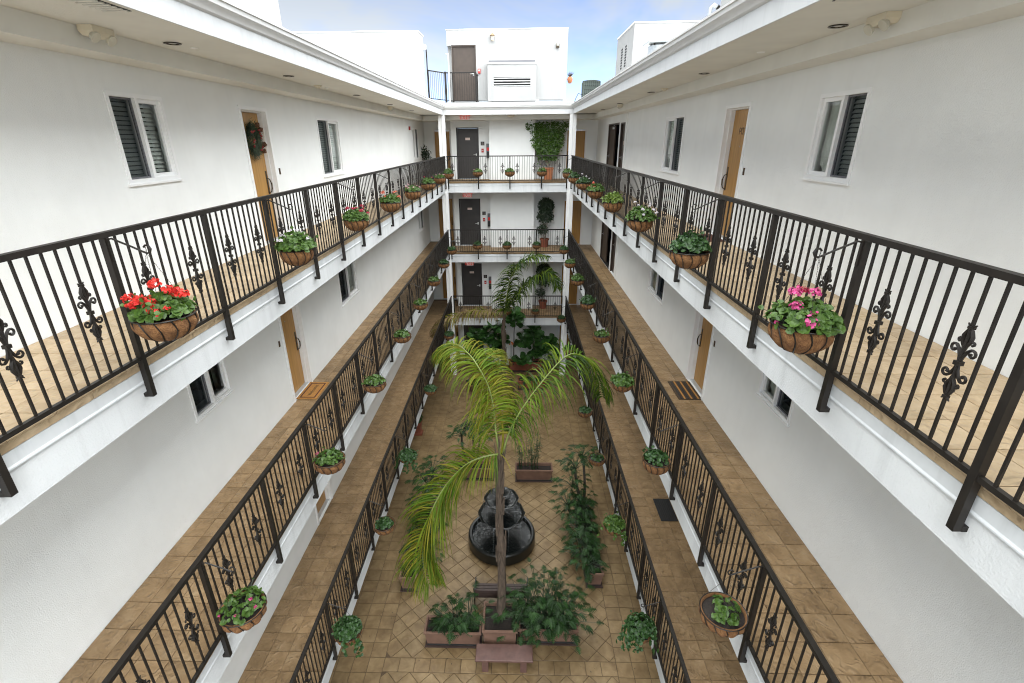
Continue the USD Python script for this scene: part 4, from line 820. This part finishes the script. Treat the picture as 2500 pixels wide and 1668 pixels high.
for i in range(260):
    c = V(rg.normal() * .13, rg.normal() * .12, 1.1 + rg.normal() * .16); d = rg.normal(size=3); d[2] -= .5; d /= np.linalg.norm(d); s = np.cross(d, V(0, -1, .4)); s /= max(1e-6, np.linalg.norm(s)); lv.add([c, c + d * .05 + s * .022, c + d * .12, c + d * .05 - s * .022], [(0, 1, 2), (0, 2, 3)])
MB().lathe([(0, 0), (.13, 0), (.17, .32), (.15, .32), (.14, .27), (0, .27)], 20).build('pot', 'terracotta', t); st.build('stems', 'bark', t); lv.build('foliage', 'ficus_leaf_dark', t)
t = thing('flower_pot', 'round clay pot with succulent at the far left of the courtyard', 'flower pot', loc=(-1.6, 20.9, ZG)); MB().lathe([(0, 0), (.2, 0), (.3, .36), (.33, .36), (.33, .42), (.28, .42), (.27, .35), (0, .35)], 28).build('body', 'terracotta', t, smooth=30)
lv = MB()
for i in range(90): leaf_disc(lv, V(rng.normal() * .15, rng.normal() * .15, .42 + abs(rng.normal()) * .12), rng.normal(size=3) + V(0, -.3, 1), .06)
lv.build('foliage', 'geranium_leaf_deep', t)

# ================================================================== FOUNTAIN AND FURNITURE
ft = thing('fountain', 'black three-tier stone fountain with scalloped bowls and a round basin', 'fountain', loc=(-.05, 11.33, ZG)); K = 64
MB().lathe([(.86, .02), (.93, .02), (.985, .07), (.985, .30), (.975, .37), (.94, .40), (.885, .395), (.865, .36), (.86, .12), (.001, .10)], K).build('basin', 'black_stone', ft, smooth=30)
MB().lathe([(.862, .285), (.3, .29), (.001, .29)], K).build('water', 'water', ft)
sc = lambda nlobe, amp: (lambda u, a: 1 + (amp * np.cos(a * nlobe) + .022 * np.sin(a * 23 + 1) + .016 * np.sin(a * 37 + u * 9)) * np.clip((u - .25) * 1.6, 0, 1))
MB().lathe([(.24, .10), (.20, .3), (.13, .42), (.11, .7), (.16, .86), (.12, .9)], 24).build('pedestal', 'black_stone', ft, smooth=40)
MB().lathe([(.10, .82), (.30, .86), (.50, .95), (.63, 1.05), (.67, 1.09), (.64, 1.10), (.56, 1.04), (.30, .97), (.10, .95)], 80, rmod=sc(10, .045)).build('bowl', 'black_stone', ft, smooth=40)
MB().lathe([(.585, 1.062), (.2, 1.068), (.001, 1.068)], 40).build('water', 'water', ft)
MB().lathe([(.14, .98), (.09, 1.1), (.075, 1.3), (.12, 1.42), (.08, 1.46)], 20).build('pedestal', 'black_stone', ft, smooth=40)
MB().lathe([(.08, 1.40), (.22, 1.43), (.37, 1.50), (.465, 1.58), (.49, 1.62), (.465, 1.625), (.40, 1.57), (.2, 1.51), (.08, 1.50)], 80, rmod=sc(8, .05)).build('bowl', 'black_stone', ft, smooth=40)
MB().lathe([(.42, 1.592), (.15, 1.597), (.001, 1.597)], 40).build('water', 'water', ft)
MB().lathe([(.09, 1.52), (.06, 1.6), (.10, 1.72), (.22, 1.80), (.25, 1.84), (.22, 1.85), (.12, 1.82), (.06, 1.86), (.10, 1.93), (.09, 2.02), (.04, 2.1), (.001, 2.14)], 40, rmod=lambda u, a: 1 + .04 * np.cos(a * 8)).build('finial', 'black_stone', ft, smooth=40)
spl = MB(); rg = np.random.default_rng(3)
for r, zt, zb, nn in ((.66, 1.085, .30, 10), (.49, 1.61, 1.08, 8)):
    for i in range(nn):
        a = i / nn * 6.283; spl.tube([(r * math.cos(a), r * math.sin(a), zt), ((r + .03) * math.cos(a), (r + .03) * math.sin(a), zt - .05), ((r + .05) * math.cos(a), (r + .05) * math.sin(a), zb)], [.006, .005, .002], 4)
M['falling_water'] = usdkit.material(stage, '/World/Looks/falling_water', {'p': ('principled_bsdf', dict(base_color=(.75, .8, .82), roughness=.08, transmission_weight=.85, ior=1.33))}, [], surface='p.BSDF')
spl.build('falling_water', 'falling_water', ft)
sb = thing('stone_bench', 'reddish brown stone bench with two block legs, nearest on the paving', 'bench', loc=(.11, 7.57, ZG))
hb = trimesh.creation.box((1.28, .40, .065)); v = np.array(hb.vertices)
mb = MB(); e = .012
mb.add([(sx * (.64 - (e if lv_ in (0, 3) else 0)), sy * (.20 - (e if lv_ in (0, 3) else 0)), z) for lv_, z in enumerate((.385, .397, .44, .452)) for sx, sy in ((-1, -1), (1, -1), (1, 1), (-1, 1))], [(4 * r + j, 4 * r + (j + 1) % 4, 4 * r + 4 + (j + 1) % 4, 4 * r + 4 + j) for r in range(3) for j in range(4)] + [(12, 13, 14, 15), (3, 2, 1, 0)])
mb.build('seat', 'red_stone', sb)
for sx in (-1, 1): MB().box((sx * .43 - .07, -.15, 0), (sx * .43 + .07, .15, .385)).build('leg', 'red_stone', sb)
def slat_bench(label, loc, rot, matn, L=1.3):
    t = thing('slatted_bench', label, 'bench', loc=loc, rotz=rot)
    for i in range(5): MB().box((-L / 2, -.2 + i * .085, .42), (L / 2, -.13 + i * .085, .445)).build('seat_slat', matn, t)
    for i in range(4): MB().box((-L / 2, -.275 + i * .0 - .02 * i, .50 + i * .085), (L / 2, -.255 - .02 * i, .56 + i * .085)).build('back_slat', matn, t)
    for sx in (-1, 1):
        x = sx * (L / 2 + .015); mb = MB().bar((x, -.25, 0), (x, -.25, .42), .03); mb.bar((x, -.25, .42), (x, -.34, .88), .03); mb.bar((x, .2, 0), (x, .2, .62), .03); mb.bar((x, -.27, .62), (x, .23, .62), .03, .03); mb.bar((x, -.24, .42), (x, .2, .42), .03, .03); mb.build('end_frame', 'iron', t)
slat_bench('dark slatted garden bench facing the fountain, behind the palm planter', (.0, 9.22, ZG), 0, 'bench_wood')
slat_bench('pale slatted bench against the far ground floor wall', (.4, 23.75, ZG), math.pi, 'white_paint', 1.5)
t = thing('urn', 'dark square urn on a base under the lowest left walkway', 'urn', loc=(-3.62, 17.15, ZG)); mb = MB(); mb.add(rr(.17, 0) + rr(.17, .08) + rr(.11, .1) + rr(.14, .45) + rr(.17, .5) + rr(.17, .54) + rr(.13, .54), [(4 * r + j, 4 * r + (j + 1) % 4, 4 * r + 4 + (j + 1) % 4, 4 * r + 4 + j) for r in range(6) for j in range(4)]); mb.build('body', 'terracotta_red', t)
lv = MB()
for i in range(60): leaf_disc(lv, V(rng.normal() * .1, rng.normal() * .1, .56 + abs(rng.normal()) * .14), rng.normal(size=3) + V(0, 0, .7), .05)
lv.build('foliage', 'geranium_leaf_deep', t)

# doormats
def doormat(label, cx, cy, z, w, l, kind):
    t = thing('doormat', label, 'doormat', loc=(cx, cy, z + .004)); a, b = w / 2, l / 2
    if kind == 'welcome':
        MB().box((-a, -b, 0), (a, b, .012)).build('pad', 'mat_coir', t)
        mb = MB(); o = .05
        for q, r in (((-a + o, -b + o), (a - o, -b + o + .025)), ((-a + o, b - o - .025), (a - o, b - o)), ((-a + o, -b + o + .025), (-a + o + .025, b - o - .025)), ((a - o - .025, -b + o + .025), (a - o, b - o - .025))): mb.box((q[0], q[1], .0125), (r[0], r[1], .015))
        mb.build('border', 'mat_dark', t)
        m = meshkit.text_mesh('Welcome', .075, .002); v = np.array(m.vertices); v = v - V((v[:, 0].max() + v[:, 0].min()) / 2, .035, 0); mb = MB(); mb.add(np.stack([-v[:, 1], v[:, 0], v[:, 2] + .0125], -1), m.faces); mb.build('lettering', 'mat_brown', t)
    else:
        MB().box((-a, -b, 0), (a, b, .010)).build('pad', {'stripe': 'mat_brown', 'black': 'black_rubber', 'brown': 'mat_dark'}[kind], t)
        if kind != 'brown':
            nr = 7 if kind == 'black' else 6
            for i in range(nr):
                x = -a + .03 + (i + .25) * (w - .06) / nr; MB().box((x, -b + .02, .0105), (x + (w - .06) / nr * .45, b - .02, .016)).build('rib', 'mat_coir' if kind == 'stripe' and i % 2 else 'black_rubber', t)
doormat('brown coir doormat with dark border and lettering, left middle door', -3.88, 9.02, ZF[1], .36 * 1.15, .74, 'welcome')
doormat('brown and black striped doormat at the right middle door', 3.83, 9.12, ZF[1], .46, .80, 'stripe')
doormat('black ribbed doormat at the lowest right door', 3.82, 9.16, ZF[2], .38, .74, 'black')
doormat('reddish brown doormat at the wreath door', -3.86, 9.0, ZF[0], .42, .55, 'brown')
doormat('dark brown doormat at the top right door', 3.80, 9.15, ZF[0], .46, .75, 'brown')
# wreath
t = thing('wreath', 'evergreen wreath with red berries and cones on the top left oak door', 'wreath', loc=(LW - .09, 8.99, 1.72)); rg = np.random.default_rng(9); mb = MB(); bb = MB(); pc = MB()
for i in range(2200):
    a = rg.uniform(0, 6.28); R_ = .165 + rg.normal() * .042; c = V(rg.uniform(-.02, .06), R_ * math.cos(a) * .95, R_ * math.sin(a) * 1.15); d = V(rg.uniform(0, .6), math.cos(a + rg.normal() * .9), math.sin(a + rg.normal() * .9)); d /= np.linalg.norm(d); L = rg.uniform(.035, .08)
    s = np.cross(d, V(1, 0, 0)) * .007; mb.add([c - s, c + s, c + d * L], [(0, 1, 2)])
for i in range(18):
    c0 = [(.3, .1), (2.3, .1), (3.6, .2), (5.2, .2), (1.0, .1)][i % 5]; a = c0[0] + rg.normal() * .22; R_ = .165 + rg.normal() * .035; s_ = trimesh.creation.icosphere(1, .017); bb.add(np.array(s_.vertices) + V(.07 + rg.uniform(0, .03), R_ * math.cos(a), R_ * math.sin(a) * 1.15), s_.faces)
for a in (.7, 1.2, 6.0, 5.5): pc.tube([(.05, .2 * math.cos(a), .23 * math.sin(a)), (.09, .23 * math.cos(a), .26 * math.sin(a)), (.11, .26 * math.cos(a), .29 * math.sin(a))], [.02, .045, .012], 8)
mb.build('greenery', 'pine', t); bb.build('berries', 'berry', t, smooth=True); pc.build('cones', 'pine_cone', t)
# door bells
for lb, xf, y, z in (('left wall, top level', XL, 9.60, 1.18), ('right wall, top level', XR, 8.58, 1.18), ('left wall, middle level', XL, 8.37, ZF[1] + 1.33), ('right wall, middle level', XR, 8.58, ZF[1] + 1.27)):
    t = thing('doorbell', 'small dark doorbell plate beside the oak door, ' + lb, 'doorbell'); MB().box((y - .02, 0.001, z - .055), (y + .02, .014, z + .055)).build('plate', 'number_brown', t, xf); MB().box((y - .009, .0141, z - .02), (y + .009, .02, z)).build('button', 'bronze', t, xf)
t = thing('fire_alarm', 'small dark red alarm box high on the left wall near the far end', 'fire alarm'); MB().box((21.93, .001, 2.10), (22.05, .06, 2.24)).build('body', 'red_plastic', t, XL); MB().box((21.96, .0601, 2.13), (22.02, .07, 2.19)).build('lens', 'lens', t, XL)

# ceiling fixtures under the eaves
def downlight(x, y, lb):
    t = thing('downlight', lb, 'ceiling light', loc=(x, y, SOFF)); MB().lathe([(.062, -.002), (.085, -.002), (.088, -.010), (.064, -.012), (.062, -.002)], 28).build('trim_ring', 'bronze', t, smooth=40); MB().lathe([(.0615, -.0025), (.001, -.0025)], 24).build('recess', 'dark_hole', t); MB().lathe([(.045, -.003), (.03, -.008), (.001, -.010)], 20).build('bulb', 'lens', t, smooth=True)
for i, (y, nm) in enumerate(((6.1, 'nearest'), (9.06, 'second'), (12.8, 'third'), (16.1, 'fourth'), (19.4, 'farthest'))): downlight(-3.40, y, f'{nm} recessed downlight under the left eave')
for i, (y, nm) in enumerate(((5.70, 'nearest'), (9.40, 'second'), (12.88, 'third'), (16.62, 'fourth'), (19.73, 'farthest'))): downlight(3.48, y, f'{nm} recessed downlight under the right eave')
def smoke(x, y, lb):
    t = thing('smoke_detector', lb, 'smoke detector', loc=(x, y, SOFF)); MB().lathe([(.001, -.055), (.03, -.054), (.04, -.035), (.07, -.03), (.075, -.001)], 24).build('body', 'beige_plastic', t, smooth=30)
smoke(-3.48, 10.55, 'round smoke detector under the left eave'); smoke(3.54, 11.98, 'round smoke detector under the right eave')
def sprinkler(x, y, lb):
    t = thing('sprinkler_head', lb, 'sprinkler', loc=(x, y, SOFF)); MB().lathe([(.001, -.012), (.045, -.010), (.05, -.001)], 20).build('cover', 'white_paint', t, smooth=30)
sprinkler(-3.34, 6.4, 'flat sprinkler cap beside the nearest left downlight'); sprinkler(3.44, 7.25, 'flat sprinkler cap nearest under the right eave'); sprinkler(3.45, 15.16, 'flat sprinkler cap far along the right eave'); sprinkler(-3.46, 11.0, 'flat sprinkler cap beyond the left smoke detector')
def vent(cx, y0, y1, lb):
    t = thing('ceiling_vent', lb, 'vent'); 
    for i in range(10): y = y0 + (i + .2) * (y1 - y0) / 10; MB().box((cx - .10, y, SOFF - .012), (cx + .10, y + (y1 - y0) / 10 * .5, SOFF - .002)).build('slat', 'soffit_stucco', t)
    MB().box((cx - .11, y0, SOFF - .004), (cx + .11, y1, SOFF - .0005)).build('backing', 'dark_hole', t)
vent(-2.93, 4.05, 4.70, 'dark slotted vent under the left eave'); vent(2.97, 4.05, 4.74, 'dark slotted vent under the right eave')
def emergency(x, y, lb, sg, small=False):
    t = thing('emergency_light', lb, 'emergency light', loc=(x, y, SOFF)); L = .16 if not small else .10
    mb = MB(); v = [(a * L, b * .05, z) for z, q in ((-.001, 1), (-.05, 1), (-.085, .8)) for a, b in ((-q * .35, -q), (q * .35, -q), (q * .35, q), (-q * .35, q))]
    v = [(p[1] * 1.4, p[0] * 2.4, p[2]) for p in v]; mb.add(v, [(4 * r + j, 4 * r + (j + 1) % 4, 4 * r + 4 + (j + 1) % 4, 4 * r + 4 + j) for r in range(2) for j in range(4)] + [(8, 9, 10, 11)]); mb.build('housing', 'beige_plastic', t)
    for q in (-1, 1):
        h = MB().lathe([(.03, .0), (.055, .02), (.068, .06), (.062, .065), (.001, .06)], 20); v, f = h.get(); c_, s_ = math.cos(-.9), math.sin(-.9)
        RX = np.array([[1, 0, 0], [0, c_, -s_], [0, s_, c_]]); RZ = np.array([[0, -1, 0], [1, 0, 0], [0, 0, 1.0]]) if sg > 0 else np.array([[0, 1, 0], [-1, 0, 0], [0, 0, 1.0]])
        w = (v * (.6 if small else .78)) @ (RX @ np.diag([1, 1, -1.0])).T + V(0, -.02, -.075); w[:, 1] *= 1; w = w + V(q * (.10 if not small else .06), 0, 0)
        w = np.stack([-sg * -w[:, 1] * 0 + sg * w[:, 1], w[:, 0], w[:, 2]], -1); hb_ = MB(); hb_.add(w, f); hb_.build('lamp_head', 'lens', t, smooth=40)
emergency(-3.59, 5.27, 'cream twin-head emergency light under the left eave', -1); emergency(3.62, 5.25, 'cream twin-head emergency light under the right eave', 1)
emergency(-3.60, 17.0, 'small far emergency light under the left eave', -1, True); emergency(3.60, 17.2, 'small far emergency light under the right eave', 1, True)
t = thing('ceiling_light', 'flush dome ceiling light over the top far walkway', 'ceiling light', loc=(.12, 22.98, SOFF)); MB().lathe([(.15, -.001), (.165, -.03), (.15, -.04)], 28).build('rim', 'brass', t, smooth=30); MB().lathe([(.15, -.04), (.12, -.09), (.06, -.115), (.001, -.12)], 28).build('dome', 'beige_plastic', t, smooth=True)
# signs on the far wing
for k, z in enumerate(ZF):
    lv_ = ('top', 'middle', 'lowest raised')[k]
    t = thing('exit_sign', f'red EXIT sign hanging over the {lv_} far walkway', 'exit sign', loc=(-1.84, 23.15, z + (2.50 if k == 0 else 2.42)))
    MB().box((-.155, -.025, 0), (.155, .025, .20)).build('housing', 'exit_face', t); text('EXIT', .145, None, (0, .026, .028), 1).build('lettering', 'exit_red', t, (np.array([[1, 0, 0], [0, -1, 0], [0, 0, 1.0]]), V(0, 0, 0)))
    MB().box((-.012, -.012, .2), (.012, .012, .2405 if k else .19 + .01)).build('stem', 'sign_pale', t) if k else None
    x0 = XB(24.4)
    t = thing('stair_sign', f'black stair sign beside the dark door on the {lv_} far walkway', 'sign'); MB().box((-1.28, .001, z + 1.47), (-1.115, .012, z + 1.63)).build('plate', 'sign_black', t, x0)
    for r_, (a, tx) in enumerate(((1.585, 'EXIT'), (1.54, 'STAIR'), (1.495, 'DOWN'))): text(tx, .022, x0, (-1.197, .0121, z + a), 1, .001).build('lettering', 'sign_pale', t, x0)
    t = thing('fire_alarm', f'red fire alarm pull beside the dark door on the {lv_} far walkway', 'fire alarm'); MB().box((-1.255, .001, z + 1.17), (-1.145, .045, z + 1.33)).build('body', 'red_plastic', t, x0); MB().box((-1.235, .0451, z + 1.23), (-1.165, .052, z + 1.25)).build('handle', 'sign_white', t, x0)
    t = thing('extinguisher_cabinet', f'dark fire extinguisher cabinet with red label on the {lv_} far walkway', 'cabinet'); MB().box((-1.02, .001, z + .93), (-.872, .17, z + 1.545)).build('body', 'grey_box', t, x0); MB().box((-1.0, .1701, z + 1.24), (-.89, .173, z + 1.38)).build('label_plate', 'sign_red', t, x0); MB().box((-1.003, .1701, z + .95), (-.888, .176, z + 1.2)).build('window', 'sign_black', t, x0)

# ================================================================== ROOFTOP
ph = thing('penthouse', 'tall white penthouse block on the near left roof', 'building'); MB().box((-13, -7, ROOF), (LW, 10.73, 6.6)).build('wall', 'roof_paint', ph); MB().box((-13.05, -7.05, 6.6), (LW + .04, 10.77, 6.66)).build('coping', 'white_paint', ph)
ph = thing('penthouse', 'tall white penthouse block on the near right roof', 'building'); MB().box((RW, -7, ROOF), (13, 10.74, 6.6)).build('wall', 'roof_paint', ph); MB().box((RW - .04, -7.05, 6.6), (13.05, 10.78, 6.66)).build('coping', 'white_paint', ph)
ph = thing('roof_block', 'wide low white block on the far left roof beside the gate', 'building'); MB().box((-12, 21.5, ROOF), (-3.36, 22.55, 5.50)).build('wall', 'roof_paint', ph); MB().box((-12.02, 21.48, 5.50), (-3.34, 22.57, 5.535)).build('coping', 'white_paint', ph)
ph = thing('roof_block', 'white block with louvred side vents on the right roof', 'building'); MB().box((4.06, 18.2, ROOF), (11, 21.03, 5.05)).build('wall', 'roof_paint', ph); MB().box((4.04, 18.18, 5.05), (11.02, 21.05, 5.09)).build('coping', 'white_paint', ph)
for y in (19.32, 19.98):
    for i in range(8): z = 3.98 + i * .083; MB().box((4.052, y - .12, z), (4.062, y + .12, z + .045)).build('louver_slot', 'dark_hole', ph)
sw = thing('stair_tower', 'white rooftop stair tower above the far wing', 'building')
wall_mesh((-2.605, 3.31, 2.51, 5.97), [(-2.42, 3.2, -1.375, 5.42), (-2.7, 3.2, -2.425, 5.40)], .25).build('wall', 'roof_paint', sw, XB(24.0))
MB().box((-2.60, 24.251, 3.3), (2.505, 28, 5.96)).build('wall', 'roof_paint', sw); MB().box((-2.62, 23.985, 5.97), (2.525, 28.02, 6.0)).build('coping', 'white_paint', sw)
MB().box((-1.30, 24.06, 3.05), (2.49, 24.24, 3.309)).build('base', 'galvanised', sw)
for x in (-.80, 1.25, 2.46): MB().box((x - .07, 23.86, 3.15), (x + .07, 24.05, 3.312)).build('foot', 'white_paint', sw)
flush_door(sw, XB(24.0), (-2.42, -1.375, 0, 2.15), 3.27, 'brown_door', None, True, 'door')
mb = MB(); lx = [(-.61, .95)]
wall_mesh((-.876, 3.25, 1.197, 4.66), [(-.61, 3.797, .95, 4.165)], .3).build('vent_housing', 'roof_paint', sw, XB(23.69)); MB().box((-.90, 23.66, 4.66), (1.22, 24.0, 4.715)).build('vent_cap', 'white_paint', sw)
for i in range(4): z = 3.797 + i * .1; MB().bar((-.61, 23.71, z + .025), (.95, 23.71, z + .025), .05, .012, (0, .5, .86)).build('louver', 'white_paint', sw)
MB().box((-.62, 23.77, 3.78), (.96, 23.80, 4.18)).build('vent_backing', 'dark_hole', sw)
MB().box((-.83, 23.96, 4.72), (1.14, 23.999, 4.83)).build('flashing', 'grey_box', sw)
cb = thing('roof_kerb', 'low white kerb along the far roof edge', 'kerb'); MB().box((-2.9, 22.80, ROOF + .002), (2.9, 22.95, 3.16)).build('kerb', 'roof_paint', cb)
t = thing('wall_lantern', 'brass lantern high on the rooftop stair tower', 'wall light', loc=(-.66, 23.90, 5.68)); MB().lathe([(.001, .14), (.03, .12), (.10, .06), (.10, .045), (.05, .045)], 18).build('hood', 'brass', t); MB().lathe([(.06, .045), (.062, -.10), (.04, -.14), (.001, -.14)], 14).build('glass', 'lens', t); mb = MB()
for i in range(5): a = i * 1.257; mb.bar((.068 * math.cos(a), .068 * math.sin(a), .045), (.055 * math.cos(a), .055 * math.sin(a), -.14), .010)
mb.bar((0, .0, .06), (0, .1, .06), .02); mb.build('cage', 'brass', t)
t = thing('flood_light', 'small brown box light at the right of the stair tower', 'wall light'); MB().box((2.02, .001, 5.26), (2.15, .10, 5.42)).build('body', 'bronze', t, XB(24.0)); MB().box((2.035, .1001, 5.34), (2.135, .115, 5.41)).build('lens', 'lens', t, XB(24.0))
t = thing('fire_alarm', 'red alarm box beside the rooftop door', 'fire alarm'); MB().box((-1.30, .001, 4.35), (-1.19, .06, 4.52)).build('body', 'red_plastic', t, XB(24.0)); MB().box((-1.28, .0601, 4.43), (-1.21, .07, 4.49)).build('lens', 'lens', t, XB(24.0))
t = thing('wall_planter', 'orange clay pot with spiky plant on the side of the stair tower', 'wall planter', loc=(2.66, 24.0, 4.08)); MB().lathe([(.001, -.16), (.06, -.15), (.11, -.06), (.12, .02), (.09, .09), (.07, .10), (.06, .06), (.001, .05)], 20).build('pot', 'terracotta_orange', t, smooth=True); mb = MB(); rg = np.random.default_rng(6)
for i in range(40): a = rg.uniform(0, 6.28); d = V(math.cos(a) * .6, math.sin(a) * .6, rg.uniform(.4, 1.6)); d /= np.linalg.norm(d); s = np.cross(d, V(.1, 1, 0)) * .014; p = V(0, 0, .08); L = rg.uniform(.12, .28); mb.add([p - s, p + s, p + d * L], [(0, 1, 2)])
mb.build('foliage', 'bark', t); MB().tube([(-.14, 0, .0), (-.08, 0, .02)], .015, 6).build('bracket', 'brass', t)
gt = thing('roof_gate', 'dark metal guard rail in front of the rooftop door', 'railing')
def rail_run(p, q, h, n_, par, posts=(0, 1)):
    p, q = V(*p), V(*q); u = V(0, 0, 1)
    MB().bar(p + u * h, q + u * h, .04).build('top_rail', 'iron', par); MB().bar(p + u * .03, q + u * .03, .03).build('bottom_rail', 'iron', par)
    for i in range(1, n_): c = p + (q - p) * i / n_; MB().bar(c + u * .0455, c + u * (h - .0205), .014).build('baluster', 'iron', par)
rail_run((-3.24, 22.62, 3.28), (-2.62, 23.2, 3.24), 1.05, 9, gt); rail_run((-2.62, 23.2, 3.22), (-1.34, 23.2, 3.22), 1.08, 13, gt); rail_run((-1.34, 23.2, 3.2), (-1.30, 23.9, 3.2), 1.06, 6, gt)
for x, y, h, w in ((-2.62, 23.2, 1.12, .08), (-1.34, 23.2, 1.1, .05), (-2.32, 23.18, 1.1, .04), (-3.24, 22.62, 1.1, .04)): MB().box((x - w / 2, y - w / 2, ROOF + .02), (x + w / 2, y + w / 2, 3.22 + h)).build('post', 'iron', gt)
t = thing('pole', 'thin tall pole in front of the rooftop door', 'pole'); mb = MB().box((-2.47, 23.10, ROOF + .01), (-2.43, 23.14, 5.0)); mb.bar((-2.55, 23.12, 4.98), (-2.43, 23.12, 4.98), .03); mb.build('shaft', 'flashing', t)
t = thing('lamp_pole', 'dark pole with a small floodlight beside the left roof block', 'pole'); MB().box((-3.28, 22.56, ROOF + .01), (-3.24, 22.60, 5.12)).build('shaft', 'iron', t); MB().box((-3.38, 22.5, 5.05), (-3.24, 22.559, 5.22)).build('lamp', 'galvanised', t)
t = thing('condenser_unit', 'dark green round-top air conditioner on the right roof', 'air conditioner', loc=(3.20, 21.2, ROOF)); MB().box((-.30, -.30, .20), (.30, .30, .70)).build('body', 'ac_grey', t); mb = MB()
for i in range(11): z = .22 + i * .045; mb.box((-.315, -.315, z), (.315, .315, z + .012))
for i in range(9):
    for q in (-.316, .316): x = -.30 + i * .075; mb.box((x - .006, q - .004, .2), (x + .006, q + .004, .7)); mb.box((q - .004, x - .006, .2), (q + .004, x + .006, .7))
mb.build('grille', 'ac_grille', t); MB().lathe([(.33, .70), (.33, .735), (.2, .76), (.001, .76)], 28).build('top', 'ac_grey', t); MB().box((-.28, -.28, .0), (.28, .28, .1995)).build('stand', 'roof_paint', t); MB().tube([(-.3, -.2, .25), (-.5, -.25, .3), (-.6, -.25, .1), (-.62, -.25, 0)], .012, 5).build('hose', 'iron', t)
t = thing('exhaust_vent', 'wide round metal exhaust vent with flat cap on the right roof', 'vent', loc=(3.73, 13.5, ROOF)); MB().lathe([(.27, 0), (.27, .70)], 36).build('drum', 'galvanised', t, smooth=40); MB().box((-.33, -.33, .745), (.33, .33, .775)).build('cap', 'galvanised', t); mb = MB()
for a in range(4): mb.box((.24 * math.cos(a * 1.57 + .78) - .02, .24 * math.sin(a * 1.57 + .78) - .02, .7), (.24 * math.cos(a * 1.57 + .78) + .02, .24 * math.sin(a * 1.57 + .78) + .02, .7445))
mb.build('bracket', 'iron', t)
t = thing('vent_pipe', 'bent metal vent pipe on the right roof edge', 'vent pipe', loc=(3.31, 9.0, ROOF)); MB().tube([(0, 0, 0), (.0, 0, .45), (.01, 0, .53), (.05, 0, .57), (.17, 0, .50)], .028, 12).build('pipe', 'galvanised', t, smooth=True); MB().tube([(.10, 0, .543), (.13, 0, .525)], .033, 12).build('collar', 'iron', t)

# fallen leaves and specks on the paving
fl2 = MB(); rg = np.random.default_rng(77)
for i in range(170):
    a = rg.uniform(0, 6.28); x = rg.uniform(-3.2, 3.2); y = rg.uniform(7.2, 19) if i % 3 else rg.uniform(7.4, 10.5)
    if math.hypot(x + .05, y - 11.33) < 1.05: continue
    L = rg.uniform(.012, .05); d = V(math.cos(a), math.sin(a), 0); q = V(-d[1], d[0], 0); p = V(x, y, ZG + .004)
    fl2.add([p, p + d * L * .5 + q * L * .25 + V(0, 0, .004), p + d * L + V(0, 0, .006), p + d * L * .5 - q * L * .25], [(0, 1, 2), (0, 2, 3)])
fl2.build('fallen_leaves', 'bark', label='tiny fallen leaves and specks scattered on the courtyard paving', cat='leaves', kind='stuff')
